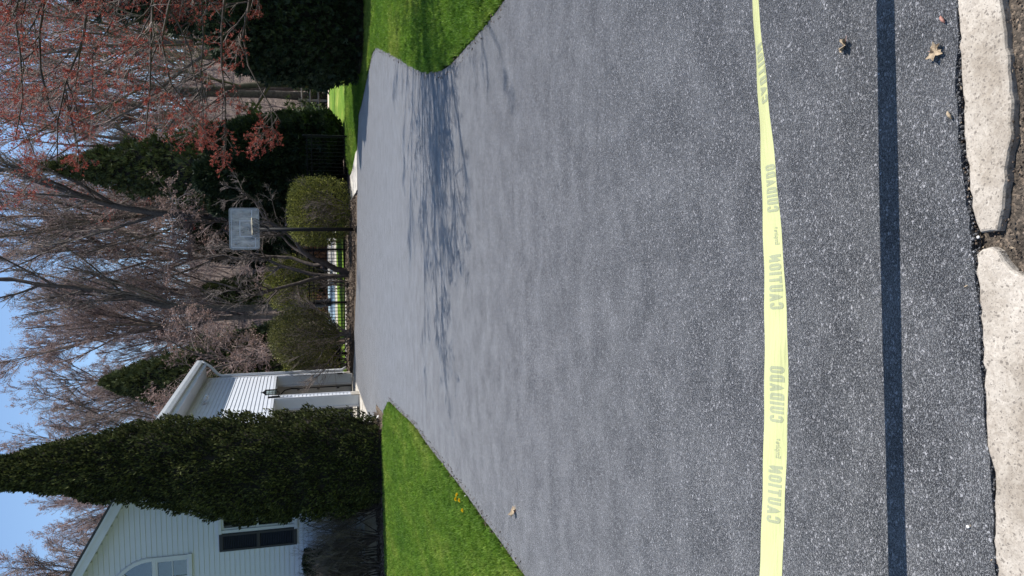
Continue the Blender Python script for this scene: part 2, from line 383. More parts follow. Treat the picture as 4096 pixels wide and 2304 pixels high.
def grass_mat(name, blades=False):
    m, nt, out = newmat(name)
    ge = nt.nodes.new('ShaderNodeNewGeometry'); O = ge.outputs['Position']
    mp = nt.nodes.new('ShaderNodeMapping'); mp.inputs['Scale'].default_value = (1, 0.35, 1)
    nt.links.new(O, mp.inputs['Vector'])
    n1 = noise_(nt, mp.outputs['Vector'], 0.9, 4, 0.6); n2 = noise_(nt, O, 5, 4, 0.7)
    c = ramp(nt, n1, [(0.30, [0.10, 0.215, 0.024]), (0.50, [0.17, 0.29, 0.032]), (0.72, [0.38, 0.43, 0.09])])
    c2 = ramp(nt, n2, [(0.35, [0.72]*3), (0.62, [1.0]*3), (0.78, [1.6, 1.3, 1.2])])
    c = mix(nt, c, c2, 1.0, 'MULTIPLY')
    if blades:
        oi = nt.nodes.new('ShaderNodeObjectInfo')
        c = mix(nt, c, ramp(nt, oi.outputs['Random'], [(0, [0.65, 0.7, 0.6]), (0.7, [1.1, 1.1, 1.0]), (0.95, [1.5, 1.4, 1.5]), (1, [2.2, 1.7, 2.5])]), 1.0, 'MULTIPLY')
    p = nt.nodes.new('ShaderNodeBsdfPrincipled')
    nt.links.new(c, p.inputs['Base Color']); p.inputs['Roughness'].default_value = 0.6; p.inputs['Specular IOR Level'].default_value = 0.3 if blades else 0.1
    if blades:
        t = nt.nodes.new('ShaderNodeBsdfTranslucent'); nt.links.new(c, t.inputs['Color'])
        ms = nt.nodes.new('ShaderNodeMixShader'); ms.inputs[0].default_value = 0.35
        nt.links.new(p.outputs['BSDF'], ms.inputs[1]); nt.links.new(t.outputs['BSDF'], ms.inputs[2])
        nt.links.new(ms.outputs[0], out.inputs['Surface'])
    else:
        b = nt.nodes.new('ShaderNodeBump'); b.inputs['Strength'].default_value = 1.0; b.inputs['Distance'].default_value = 0.03
        nt.links.new(noise_(nt, O, 60, 3, 0.7), b.inputs['Height']); nt.links.new(b.outputs['Normal'], p.inputs['Normal'])
        nt.links.new(p.outputs['BSDF'], out.inputs['Surface'])
    return m

M = {}
M['asphalt'] = asphalt_mat()
M['kerb'] = concrete_mat('worn_concrete', [0.50, 0.45, 0.385])
M['conc'] = concrete_mat('pale_concrete', [0.62, 0.59, 0.53], 0.25, 0.35)
M['soil'] = soil_mat('street_dirt', [0.055, 0.045, 0.036], [0.16, 0.135, 0.11])
M['ground'] = soil_mat('garden_soil', [0.05, 0.037, 0.026], [0.14, 0.105, 0.075], 0.25)
M['mulch'] = soil_mat('leaf_mulch', [0.07, 0.054, 0.042], [0.22, 0.18, 0.14], 0.3)
M['litter'] = soil_mat('leaf_litter', [0.07, 0.055, 0.048], [0.17, 0.135, 0.115], 0.12)
M['lawn'] = grass_mat('lawn_turf')
M['blade'] = grass_mat('grass_blades', True)
M['siding'] = pmat('white_clapboard_shade_tint', (0.57, 0.59, 0.63), 0.55, 0.04, 2.0, 0.05, 80, 0.35)  # white boards with the gable's bluish shade put into the colour
M['trim'] = pmat('white_trim', (0.56, 0.575, 0.60), 0.5, 0.05, 3.0)
M['jamb'] = pmat('grey_white_door_panel', (0.62, 0.66, 0.68), 0.45, 0.06, 1.2)
M['interior'] = pmat('garage_drywall', (0.50, 0.48, 0.44), 0.8, 0.05, 1.0)
M['darkpaint'] = pmat('dark_paint', (0.012, 0.014, 0.02), 0.5, 0.2, 6)
M['blackmetal'] = pmat('black_metal', (0.008, 0.008, 0.009), 0.6, 0.2, 6, 0, 0, 0.2)
M['greymetal'] = pmat('grey_metal', (0.35, 0.36, 0.37), 0.45, 0.1, 6, 0, 0, 0.5, 0.6)
M['shingle'] = pmat('roof_shingle', (0.055, 0.055, 0.06), 0.9, 0.35, 12, 0.4, 60)
M['shingle_edge'] = pmat('shingle_edge', (0.03, 0.03, 0.034), 0.9, 0.3, 12)
M['curtain_or_backing'] = pmat('window_curtain', (0.30, 0.30, 0.27), 0.9, 0.25, 5)
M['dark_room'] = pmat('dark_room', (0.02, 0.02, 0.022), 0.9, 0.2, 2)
M['bark'] = pmat('grey_bark', (0.085, 0.068, 0.058), 0.85, 0.4, 9, 0.6, 25, 0.2)
M['bark2'] = pmat('brown_bark', (0.12, 0.09, 0.075), 0.85, 0.4, 6, 0.5, 25, 0.2)
M['twig'] = pmat('brown_twig', (0.33, 0.25, 0.23), 0.8, 0.3, 1.5, 0, 0, 0.2, 0, 0.45)
M['twig_grey'] = pmat('grey_twig', (0.25, 0.205, 0.18), 0.8, 0.3, 1.5, 0, 0, 0.2, 0, 0.5)
M['bud'] = leafmat('pink_brown_buds', [(0.2, [0.28, 0.18, 0.16]), (0.8, [0.47, 0.35, 0.32])], 0.3)
M['redbud'] = leafmat('red_maple_blossom', [(0.15, [0.16, 0.028, 0.026]), (0.5, [0.31, 0.06, 0.045]), (0.85, [0.46, 0.15, 0.09])], 0.35, 3)
M['copper'] = leafmat('copper_buds', [(0.2, [0.19, 0.12, 0.10]), (0.8, [0.38, 0.26, 0.215])], 0.3)
M['arb'] = leafmat('arborvitae_sprays', [(0.25, [0.014, 0.018, 0.009]), (0.5, [0.046, 0.055, 0.020]), (0.7, [0.12, 0.13, 0.044]), (0.95, [0.26, 0.245, 0.10])], 0.18, 2.6, 0.7, 0.42, 0.12)
M['spruce'] = leafmat('dark_conifer_sprays', [(0.15, [0.012, 0.022, 0.012]), (0.6, [0.026, 0.042, 0.018]), (0.9, [0.05, 0.065, 0.026])], 0.1, 1.0)
M['olive'] = leafmat('olive_conifer_sprays', [(0.15, [0.035, 0.045, 0.018]), (0.6, [0.07, 0.085, 0.03]), (0.9, [0.12, 0.13, 0.045])], 0.15, 1.0)
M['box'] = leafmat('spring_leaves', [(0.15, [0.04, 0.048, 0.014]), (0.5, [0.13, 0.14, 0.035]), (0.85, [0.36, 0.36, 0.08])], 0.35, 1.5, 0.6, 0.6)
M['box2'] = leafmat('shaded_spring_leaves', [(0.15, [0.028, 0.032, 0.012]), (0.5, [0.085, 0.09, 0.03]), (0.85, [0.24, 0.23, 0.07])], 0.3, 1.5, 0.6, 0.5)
M['bushleaf'] = leafmat('green_bush_leaves', [(0.1, [0.03, 0.05, 0.018]), (0.6, [0.08, 0.13, 0.04]), (0.95, [0.17, 0.24, 0.08])], 0.3)
M['core'] = pmat('dark_shade_core', (0.018, 0.015, 0.011), 0.95, 0.4, 6)  # near black in place of the shade deep inside evergreen crowns
M['deadleaf'] = pmat('dead_maple_leaf', (0.34, 0.265, 0.18), 0.75, 0.3, 60, 0.5, 150, 0.2)
M['chip'] = pmat('mulch_chip', (0.17, 0.13, 0.10), 0.95, 0.5, 2, 0, 0, 0.1, 0, 0.75)
M['pod'] = pmat('seed_pod', (0.36, 0.17, 0.13), 0.6, 0.3, 60)
M['pebble'] = pmat('pale_pebble', (0.75, 0.73, 0.7), 0.6, 0.1, 30)
M['brick'] = pmat('edging_brick', (0.30, 0.16, 0.12), 0.85, 0.3, 10, 0.5, 40)
M['yellow'] = pmat('dandelion_yellow', (0.85, 0.60, 0.01), 0.7, 0.15, 60)
M['stem'] = pmat('green_stem', (0.10, 0.18, 0.04), 0.6, 0.2, 20)
M['wood'] = pmat('weathered_rail', (0.22, 0.19, 0.16), 0.9, 0.25, 10, 0.4, 30)
M['cord'] = pmat('cream_paint', (0.70, 0.62, 0.45), 0.5, 0.1, 10)
M['net'] = pmat('dark_net_cord', (0.03, 0.028, 0.03), 0.8, 0.2, 30)
M['water'] = pmat('pale_pool_cover', (0.42, 0.58, 0.66), 0.35, 0.08, 0.6, 0.1, 2)
M['sand'] = pmat('pale_path', (0.62, 0.50, 0.38), 0.95, 0.2, 3, 0.3, 20)
M['rust'] = leafmat('rust_brown_leaves', [(0.2, [0.16, 0.07, 0.03]), (0.8, [0.36, 0.18, 0.09])], 0.3)

def glass_mat():
    m, nt, out = newmat('window_glass')
    g = nt.nodes.new('ShaderNodeBsdfGlossy'); g.inputs['Roughness'].default_value = 0.03; g.inputs['Color'].default_value = (0.9, 0.92, 0.95, 1)
    t = nt.nodes.new('ShaderNodeBsdfTransparent'); t.inputs['Color'].default_value = (0.72, 0.76, 0.74, 1)
    f = nt.nodes.new('ShaderNodeFresnel'); f.inputs['IOR'].default_value = 1.9
    ms = nt.nodes.new('ShaderNodeMixShader')
    nt.links.new(f.outputs[0], ms.inputs[0]); nt.links.new(t.outputs[0], ms.inputs[1]); nt.links.new(g.outputs[0], ms.inputs[2])
    nt.links.new(ms.outputs[0], out.inputs['Surface'])
    return m
M['glass'] = glass_mat()
def acrylic_mat():
    m, nt, out = newmat('scuffed_acrylic')
    tc = nt.nodes.new('ShaderNodeTexCoord')
    mp = nt.nodes.new('ShaderNodeMapping'); mp.inputs['Scale'].default_value = (3, 1, 1.2)
    nt.links.new(tc.outputs['Object'], mp.inputs['Vector'])
    nz = noise_(nt, mp.outputs['Vector'], 3.5, 6, 0.65)
    p = nt.nodes.new('ShaderNodeBsdfPrincipled')
    nt.links.new(ramp(nt, nz, [(0.3, [0.45, 0.47, 0.48]), (0.7, [0.80, 0.81, 0.81])]), p.inputs['Base Color']); p.inputs['Roughness'].default_value = 0.3
    t = nt.nodes.new('ShaderNodeBsdfTransparent')
    tl = nt.nodes.new('ShaderNodeBsdfTranslucent'); tl.inputs['Color'].default_value = (0.6, 0.64, 0.66, 1)
    m0 = nt.nodes.new('ShaderNodeMixShader'); m0.inputs[0].default_value = 0.4
    nt.links.new(p.outputs[0], m0.inputs[1]); nt.links.new(tl.outputs[0], m0.inputs[2])
    ms = nt.nodes.new('ShaderNodeMixShader')
    nt.links.new(ramp(nt, nz, [(0.3, 0.3), (0.7, 0.68)]), ms.inputs[0])
    nt.links.new(t.outputs[0], ms.inputs[1]); nt.links.new(m0.outputs[0], ms.inputs[2])
    nt.links.new(ms.outputs[0], out.inputs['Surface'])
    return m
M['acrylic'] = acrylic_mat()
def tape_mat(name, col, tr):
    m, nt, out = newmat(name)
    tc = nt.nodes.new('ShaderNodeTexCoord')
    p = nt.nodes.new('ShaderNodeBsdfPrincipled'); p.inputs['Roughness'].default_value = 0.32
    p.inputs['Specular IOR Level'].default_value = 0.5
    c = ramp(nt, noise_(nt, tc.outputs['Object'], 6, 3), [(0.3, [x*0.94 for x in col]), (0.7, col)])
    nt.links.new(c, p.inputs['Base Color'])
    t = nt.nodes.new('ShaderNodeBsdfTranslucent'); nt.links.new(c, t.inputs['Color'])
    mp = nt.nodes.new('ShaderNodeMapping'); mp.inputs['Scale'].default_value = (2.0, 22, 22)
    nt.links.new(tc.outputs['Object'], mp.inputs['Vector'])
    b = nt.nodes.new('ShaderNodeBump'); b.inputs['Strength'].default_value = 0.6; b.inputs['Distance'].default_value = 0.006
    nt.links.new(noise_(nt, mp.outputs['Vector'], 5, 3), b.inputs['Height'])
    nt.links.new(b.outputs['Normal'], p.inputs['Normal'])
    ms = nt.nodes.new('ShaderNodeMixShader'); ms.inputs[0].default_value = tr
    nt.links.new(p.outputs[0], ms.inputs[1]); nt.links.new(t.outputs[0], ms.inputs[2])
    nt.links.new(ms.outputs[0], out.inputs['Surface'])
    return m
M['tape'] = tape_mat('yellow_film', [0.64, 0.65, 0.31], 0.2)
M['print'] = tape_mat('show_through_print', [0.42, 0.44, 0.27], 0.2)

# ---------------------------------------------------------------- terrain
def hill_z(x, y):
    t = min(1.0, max(0.0, (y-46.0)/45.0))
    return t*t*(3-2*t)*12.5 + (0.5*mnoise.noise(Vector((x*0.08, y*0.08, 0))) if y > 46 else 0)*t

def fill_poly(pts, z, name, m, jitter=0.0, step=None, seed=1, depth=0.0, parent=None):
    """flat sheet with a finely broken outline"""
    rng = random.Random(seed)
    out = []
    n = len(pts)
    for i in range(n):
        a = Vector(pts[i][:2]); b = Vector(pts[(i+1) % n][:2])
        L = (b-a).length
        k = max(1, int(L/step)) if step else 1
        nrm = Vector((-(b-a).y, (b-a).x)).normalized() if L > 1e-6 else Vector((0, 0))
        for j in range(k):
            q = a.lerp(b, j/k)
            if jitter and 0 < j: q = q + nrm*(rng.gauss(0, jitter) + 2.2*jitter*mnoise.noise(Vector((q.x*3.1, q.y*3.1, seed*7.0))))
            out.append((q.x, q.y))
    import bmesh
    bm = bmesh.new()
    vs = [bm.verts.new((p[0], p[1], z)) for p in out]
    es = [bm.edges.new((vs[i], vs[(i+1) % len(vs)])) for i in range(len(vs))]
    bmesh.ops.triangle_fill(bm, edges=es, use_beauty=True)
    for f in bm.faces:
        if f.normal.z < 0: f.normal_flip()
    if depth:
        low = [bm.verts.new((p[0], p[1], z-depth)) for p in out]
        for i in range(len(vs)):
            j = (i+1) % len(vs)
            try: bm.faces.new((vs[i], low[i], low[j], vs[j]))
            except Exception: pass
    me = bpy.data.meshes.new(name); bm.to_mesh(me); bm.free()
    me.materials.append(m)
    o = bpy.data.objects.new(name, me); COL.objects.link(o)
    if parent: o.parent = parent
    return o

# ground sheet: fine near, coarse far
gx = np.concatenate([np.linspace(-400, -40, 12), np.linspace(-32, 32, 33), np.linspace(40, 400, 12)])
gy = np.concatenate([np.linspace(-200, -8, 8), np.linspace(0, 40, 11), np.linspace(44, 100, 29), np.linspace(120, 600, 8)])
GV = [(x, y, -0.075 + hill_z(x, y)) for y in gy for x in gx]
nx_ = len(gx)
GF = [(j*nx_+i, j*nx_+i+1, (j+1)*nx_+i+1, (j+1)*nx_+i) for j in range(len(gy)-1) for i in range(nx_-1)]
struct(mesh_obj('ground', GV, GF, M['litter'], smooth=True))

LEFT, NEAR, FAR, APR = DATA['left'], DATA['near'], DATA['far'], DATA['apron']
drive = [(3.4, 1.64)] + [tuple(p) for p in NEAR] + [(-1.4, 1.52), (-3.4, 1.45), (-2.5, 2.6), (-2.22, 4.2)] + [tuple(p) for p in LEFT] + [(-2.9, 18.2)] \
    + [tuple(APR[2]), tuple(APR[1]), tuple(APR[0])] + [tuple(p) for p in FAR] + [(2.25, 4.2), (2.55, 2.6)]
struct(fill_poly(drive, 0.0, 'driveway', M['asphalt'], 0.0028, 0.022, 3, 0.07))

lawnL = [(-3.5, 1.6), (-2.56, 2.6), (-2.27, 4.2)] + [(p[0]-0.045, p[1]) for p in LEFT[:12]] + [(-2.2, 15.2), (-2.36, 15.72), (-3.09, 16.17), (-5.57, 16.05), (-9, 16.0), (-14, 16.0), (-14, 1.6)]
struct(fill_poly(lawnL, 0.006, 'lawn', M['lawn'], 0.024, 0.05, 4, 0.06))
rightEdge = [(p[0]+0.04, p[1]+0.0) for p in FAR[9:]]
lawnR = [(30, 1.7), (30, 36.0), (9.45, 36.9), (5.7, 38.9), (5.4, 30), (4.4, 26.2), (4.15, 25.7), (3.5, 24.25), (3.5, 23.2), (3.76, 21.9)] + rightEdge + [(2.3, 4.2), (2.6, 2.6), (3.5, 1.7)]
struct(fill_poly(lawnR, 0.006, 'lawn', M['lawn'], 0.024, 0.05, 5, 0.06))
struct(fill_poly([(-3.5, 28.6), (3.6, 28.6), (3.8, 33.9), (-3.5, 33.9)], 0.004, 'lawn', M['lawn'], 0.02, 0.3, 6))
# bare woodland soil in the beds, slightly humped
def bump_sheet(name, x0, x1, y0f, y1f, nx, ny, z0, amp, m, seed=0):
    V = []; F = []
    for j in range(ny+1):
        for i in range(nx+1):
            x = x0 + (x1-x0)*i/nx
            a, b = y0f(x), y1f(x)
            y = a + (b-a)*j/ny
            edge = min(1, 4*j/ny, 4*(ny-j)/ny)
            z = z0 + amp*edge*(0.35 + 0.65*abs(mnoise.noise(Vector((x*5+seed, y*5, 0)))) + 0.35*mnoise.noise(Vector((x*23, y*23, seed))))
            V.append((x, y, z))
    for j in range(ny):
        for i in range(nx):
            a = j*(nx+1)+i
            F.append((a, a+1, a+nx+2, a+nx+1))
    return mesh_obj(name, V, F, m, smooth=True)
def far_edge(x):
    pts = sorted([tuple(p) for p in FAR[:9]])
    if x <= pts[0][0]: return pts[0][1]
    for a, b in zip(pts, pts[1:]):
        if a[0] <= x <= b[0]:
            return a[1] + (b[1]-a[1])*(x-a[0])/(b[0]-a[0])
    return pts[-1][1]
struct(bump_sheet('mulch_bed', -2.55, 2.62, lambda x: far_edge(x)+0.02, lambda x: 27.6, 150, 60, -0.03, 0.16, M['mulch'], 3))
struct(bump_sheet('mulch_bed', -13.0, -2.45, lambda x: (16.16 if x < -3.0 else 16.16-(x+3.0)*0.9), lambda x: 17.75, 160, 26, -0.04, 0.11, M['mulch'], 9))
struct(fill_poly([(p[0], p[1]) for p in DATA['path']] , 0.012, 'concrete_path', M['conc'], 0.01, 0.1, 7, 0.05))

# concrete apron before the garage, and the yard behind the pool fence
HT = math.radians(5.0)
def H2W(x, y, z=0.0):     # house frame -> world
    return (-3.28 + x*math.cos(HT) + y*math.sin(HT), 17.5 - x*math.sin(HT) + y*math.cos(HT), z)
ap = [tuple(APR[2]), tuple(APR[1]), tuple(APR[0]), H2W(0.02, 8.3)[:2], H2W(-0.4, 8.3)[:2], H2W(-0.4, 1.9)[:2], H2W(0.1, 1.9)[:2]]
struct(fill_poly(ap, 0.004, 'garage_apron', M['conc'], 0.0, None, 8, 0.05))
struct(fill_poly([(-6, 34.0), (4.2, 34.0), (3.8, 44.5), (-6, 45.0)], 0.003, 'pool_deck', M['conc'], 0.0, None, 8, 0.05))
struct(fill_poly([(-4.6, 36.2), (0.5, 36.0), (0.3, 43.8), (-4.6, 44.0)], 0.012, 'pool_water', M['water'], 0.0, None, 8, 0.0))
struct(fill_poly([(-2.2, 27.55), (0.45, 27.35), (0.6, 28.1), (-1.6, 28.75), (-2.4, 28.8)], 0.008, 'stepping_path', M['conc'], 0.02, 0.15, 8, 0.05))
struct(fill_poly([(5.2, 38.9), (9.45, 36.95), (30, 36.1), (30, 37.6), (9.5, 38.8), (5.2, 40.4)], 0.01, 'sand_path', M['sand'], 0.05, 0.3, 8, 0.05))

# kerb stones and street dirt
def slab(pts, z, name, label, seed):
    rng = random.Random(seed)
    out = []
    n = len(pts)
    for i in range(n):
        a = Vector(pts[i]); b = Vector(pts[(i+1) % n])
        k = max(1, int((b-a).length/0.018)); nr = Vector((-(b-a).y, (b-a).x))
        nr = nr.normalized() if nr.length > 0 else nr
        for j in range(k):
            q = a.lerp(b, j/k) + nr*(0.0055*mnoise.noise(Vector((a.lerp(b, j/k).x*60, a.lerp(b, j/k).y*60, seed)))*1.6)
            out.append(q)
    cx = sum(p.x for p in out)/len(out); cy = sum(p.y for p in out)/len(out)
    V = []; F = []; m_ = len(out)
    rings = ((0.000, -0.075), (0.0, z-0.008), (0.0025, z-0.002), (0.007, z), )
    for (ins, zz) in rings:
        for i, p in enumerate(out):
            t = (out[(i+1) % m_] - out[i-1]).normalized(); nr = Vector((-t.y, t.x))
            c = Vector((cx, cy)) - p
            if nr.dot(c) < 0: nr = -nr
            q = p + nr*ins
            V.append((q.x, q.y, zz))
    for r in range(len(rings)-1):
        for i in range(m_):
            j = (i+1) % m_
            F.append((r*m_+i, r*m_+j, (r+1)*m_+j, (r+1)*m_+i))
    F.append(tuple((len(rings)-1)*m_+i for i in range(m_)))
    o = mesh_obj(name, V, F, M['kerb'])
    return tag(o, label, 'kerb stone', 'concrete kerb stones along the street edge')
slab([tuple(p) for p in DATA['slab1']], 0.0, 'kerb_stone', 'pale pitted concrete kerb stone with a tapered end, dirt along its street side', 11)
slab([tuple(p) for p in DATA['slab2']], 0.0, 'kerb_stone', 'broad pale concrete kerb stone with a broken rounded end along the longer asphalt edge', 12)
struct(bump_sheet('street_dirt', -3.6, 3.6, lambda x: 0.3, lambda x: float(np.interp(x, [p[0] for p in NEAR][::-1], [p[1] for p in NEAR][::-1]))+0.012, 300, 64, -0.03, 0.026, M['soil'], 5))

# ---------------------------------------------------------------- foliage engines
def frames_from(dirs, rng):
    d = dirs/np.maximum(1e-9, np.linalg.norm(dirs, axis=1, keepdims=True))
    r = rng.normal(size=d.shape)
    u = r - d*(r*d).sum(1, keepdims=True); u /= np.linalg.norm(u, axis=1, keepdims=True)
    w = np.cross(d, u)
    return u, w, d

def scatter(TV, TF, pos, dirs, scale, rng):
    """copies of a little template; template z runs along dirs"""
    u, w, d = frames_from(dirs, rng)
    n = len(pos); k = len(TV)
    TV = np.asarray(TV, float); TF = np.asarray(TF, int)
    P = pos[:, None, :] + scale[:, None, None]*(TV[None, :, 0, None]*u[:, None, :] + TV[None, :, 1, None]*w[:, None, :] + TV[None, :, 2, None]*d[:, None, :])
    Fc = TF[None] + (np.arange(n)*k)[:, None, None]
    return P.reshape(-1, 3), Fc.reshape(-1, TF.shape[1])

SPRAY_V = [(0,0,0), (0.14,0.03,0.5), (0,0,1), (-0.14,-0.03,0.5),
           (0.02,0,0.12), (0.30,0.05,0.34), (0.46,0.10,0.72), (0.20,0.0,0.56),
           (-0.02,0,0.12), (-0.20,0.0,0.56), (-0.46,-0.10,0.72), (-0.30,-0.05,0.34)]
SPRAY_F = [(0,1,2,3), (4,5,6,7), (8,9,10,11)]
LEAF_V = [(0,0,0), (0.3,0.06,0.45), (0,0,1), (-0.3,0.06,0.45)]
LEAF_F = [(0,1,2,3)]
NEEDLE_V = [(0,0,0), (0.22,0.05,0.5), (0.05,0,1), (-0.2,0.04,0.55)]
STAR_V = [(0,0,0),(0.12,0.0,0.5),(0,0,1.0),(-0.12,0,0.5), (0,0.02,0),(0.5,0.25,0.35),(0.8,0.1,0.75),(0.35,0.0,0.5),
          (0,-0.02,0),(-0.35,0,0.5),(-0.8,-0.1,0.75),(-0.5,-0.25,0.35), (0,0,0),(0.12,0.45,0.35),(0.0,0.8,0.7),(-0.12,0.5,0.2),
          (0,0,0),(-0.12,-0.45,0.3),(0.0,-0.8,0.6),(0.12,-0.5,0.2)]
STAR_F = [(0,1,2,3),(4,5,6,7),(8,9,10,11),(12,13,14,15),(16,17,18,19)]

def unit(v): return v/np.maximum(1e-9, np.linalg.norm(v, axis=-1, keepdims=True))

def polyline(start, d0, length, K, rng, wander, grav):
    B = len(start)
    P = np.zeros((B, K, 3)); P[:, 0] = start
    d = unit(d0); st = (length/(K-1))[:, None]
    for k in range(1, K):
        d = unit(d + rng.normal(size=(B, 3))*wander + np.array([0, 0, grav]))
        P[:, k] = P[:, k-1] + d*st
    return P

def children(P, R, n, t0, t1, ang, angv, lf, K, wander, grav, r0, up, rng, lmin=0.35, flat=0.0):
    B, Kp, _ = P.shape
    idx = np.repeat(np.arange(B), n); C = len(idx)
    t = t0 + (t1-t0)*rng.random(C)
    f = t*(Kp-1); i0 = np.minimum(f.astype(int), Kp-2); fr = (f-i0)[:, None]
    a = P[idx, i0]; b = P[idx, i0+1]
    pos = a*(1-fr)+b*fr
    tan = unit(b-a)
    rnd = rng.normal(size=(C, 3)); rnd[:, 2] *= (1-flat)
    perp = unit(rnd - tan*(rnd*tan).sum(1, keepdims=True))
    an = ang + angv*rng.normal(size=C)
    d = tan*np.cos(an)[:, None] + perp*np.sin(an)[:, None]
    d[:, 2] += up
    plen = np.linalg.norm(np.diff(P, axis=1), axis=2).sum(1)[idx]
    L = plen*lf*(1-0.55*t)*(0.65+0.6*rng.random(C))
    L = np.maximum(L, lmin*plen*lf)
    rp = R[idx, i0]*(1-fr[:, 0]) + R[idx, i0+1]*fr[:, 0]
    rr = np.minimum(rp*0.75, r0*(0.7+0.6*rng.random(C)))
    Pc = polyline(pos, d, L, K, rng, wander, grav)
    Rc = rr[:, None]*np.linspace(1, 0.35, K)[None, :]
    return Pc, Rc

def tubes(P, R, S):
    """all polylines of one level as prisms"""
    B, K, _ = P.shape
    T = np.empty_like(P); T[:, 1:-1] = P[:, 2:]-P[:, :-2]; T[:, 0] = P[:, 1]-P[:, 0]; T[:, -1] = P[:, -1]-P[:, -2]
    T = unit(T)
    ref = np.where(np.abs(T[:, :, 2:3]) < 0.9, np.array([0, 0, 1.0]), np.array([1.0, 0, 0]))
    m0 = T.mean(1, keepdims=True); ref = np.where(np.abs(unit(m0)[:, :, 2:3]) < 0.85, np.array([0, 0, 1.0]), np.array([1.0, 0, 0]))*np.ones_like(T)
    U = unit(np.cross(T, ref)); W = np.cross(T, U)
    a = np.arange(S)*2*math.pi/S
    V = P[:, :, None, :] + R[:, :, None, None]*(np.cos(a)[None, None, :, None]*U[:, :, None, :] + np.sin(a)[None, None, :, None]*W[:, :, None, :])
    V = V.reshape(-1, 3)
    b = (np.arange(B)*K*S)[:, None, None] + (np.arange(K-1)*S)[None, :, None]
    k = np.arange(S)[None, None, :]; k2 = (np.arange(S)+1) % S; k2 = k2[None, None, :]
    F = np.stack([b+k, b+k2, b+S+k2, b+S+k], -1).reshape(-1, 4)
    return V, F

def join(parts):
    V = []; F = []; o = 0
    for v, f in parts:
        V.append(v); F.append(f+o); o += len(v)
    return np.concatenate(V), np.concatenate(F)

def resample(pts, K):
    pts = np.asarray(pts, float)
    d = np.concatenate([[0], np.cumsum(np.linalg.norm(np.diff(pts, axis=0), axis=1))])
    t = np.linspace(0, d[-1], K)
    return np.stack([np.interp(t, d, pts[:, i]) for i in range(3)], 1)
struct(fill_poly([(-40, -9), (40, -9), (40, 0.34), (-40, 0.34)], -0.055, 'street', M['soil'], 0, None, 2))

# ---------------------------------------------------------------- house with the two garage doorways
house = thing('house', 'white clapboard house with dark shutter, arched gable window and open garage bays beside the driveway', 'house', (-3.28, 17.5, 0), -HT)
CX = -2.92; SL = 0.57; PEAK = 6.50
def rake(x): return PEAK - SL*abs(x-CX)        # outer roof line
siding_cache = {}
def clap(parent, x0, x1, z, wall):
    """one clapboard course piece; wall 'g' faces -y at y=0, 's' faces +x at x=0"""
    L = round(x1-x0, 3)
    if L < 0.03: return
    key = (L, wall)
    if key not in siding_cache:
        mb = MB()
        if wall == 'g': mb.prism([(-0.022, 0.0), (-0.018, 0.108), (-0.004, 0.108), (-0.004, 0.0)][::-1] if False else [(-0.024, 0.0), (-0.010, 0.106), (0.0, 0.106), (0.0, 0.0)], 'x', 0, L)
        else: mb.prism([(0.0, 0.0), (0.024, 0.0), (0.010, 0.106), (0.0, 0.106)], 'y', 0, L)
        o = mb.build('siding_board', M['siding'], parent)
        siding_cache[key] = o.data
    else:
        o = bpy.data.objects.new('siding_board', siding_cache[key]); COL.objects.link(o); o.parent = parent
    o.location = (x0, 0, z) if wall == 'g' else (0, x0, z)

def subtract(segs, a, b):
    out = []
    for s in segs:
        if b <= s[0] or a >= s[1]: out.append(s); continue
        if a > s[0]: out.append((s[0], a))
        if b < s[1]: out.append((b, s[1]))
    return out

AW = (-2.92, 4.60, 0.83)       # arch centre x, spring z, radius
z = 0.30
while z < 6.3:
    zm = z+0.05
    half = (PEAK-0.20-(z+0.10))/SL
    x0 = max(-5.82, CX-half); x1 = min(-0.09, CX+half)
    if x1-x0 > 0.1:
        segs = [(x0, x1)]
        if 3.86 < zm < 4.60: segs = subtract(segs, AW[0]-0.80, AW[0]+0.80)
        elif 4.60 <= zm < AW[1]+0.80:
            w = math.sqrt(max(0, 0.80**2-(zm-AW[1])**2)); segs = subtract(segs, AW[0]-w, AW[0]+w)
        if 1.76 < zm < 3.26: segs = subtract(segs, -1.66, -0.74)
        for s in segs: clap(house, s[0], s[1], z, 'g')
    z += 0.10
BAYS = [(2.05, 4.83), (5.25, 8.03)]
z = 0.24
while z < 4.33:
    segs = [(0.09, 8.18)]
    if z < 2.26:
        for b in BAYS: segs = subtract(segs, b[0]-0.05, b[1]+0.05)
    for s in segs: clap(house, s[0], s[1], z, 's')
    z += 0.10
# wall cores behind the boards, leaving openings free
mb = MB()
mb.box(-5.84, -0.3, 0.0, 0.12, 0.0, 1.74)
mb.box(-5.84, -1.66, 0.0, 0.12, 1.74, 3.28); mb.box(-0.74, -0.3, 0.0, 0.12, 1.74, 3.28)
mb.box(-5.84, -0.3, 0.0, 0.12, 3.28, 3.86)
mb.box(-5.84, -3.72, 0.0, 0.12, 3.86, 4.6); mb.box(-2.12, -0.3, 0.0, 0.12, 3.86, 4.6)
for (xa, xb) in ((-5.84, -3.72), (-2.12, 0.0)):
    if xa < CX: mb.prism([(xa, 4.6), (xb, 4.6), (xb, rake(xb)-0.2), (xa, rake(xa)-0.2)], 'y', 0.0, 0.12)
    else: mb.prism([(xa, 4.6), (xb, 4.6), (xb, rake(xb)-0.2), (xa, rake(xa)-0.2)], 'y', 0.0, 0.12)
seg = [(AW[0]+0.8*math.cos(a), AW[1]+0.8*math.sin(a)) for a in [math.pi*i/16 for i in range(17)]]
for i in range(16):
    p, q = seg[i], seg[i+1]
    mb.prism([p, q, (q[0], rake(q[0])-0.2), (p[0], rake(p[0])-0.2)][::-1], 'y', 0.0, 0.12)
mb.build('gable_wall', M['trim'], house)
mb = MB()
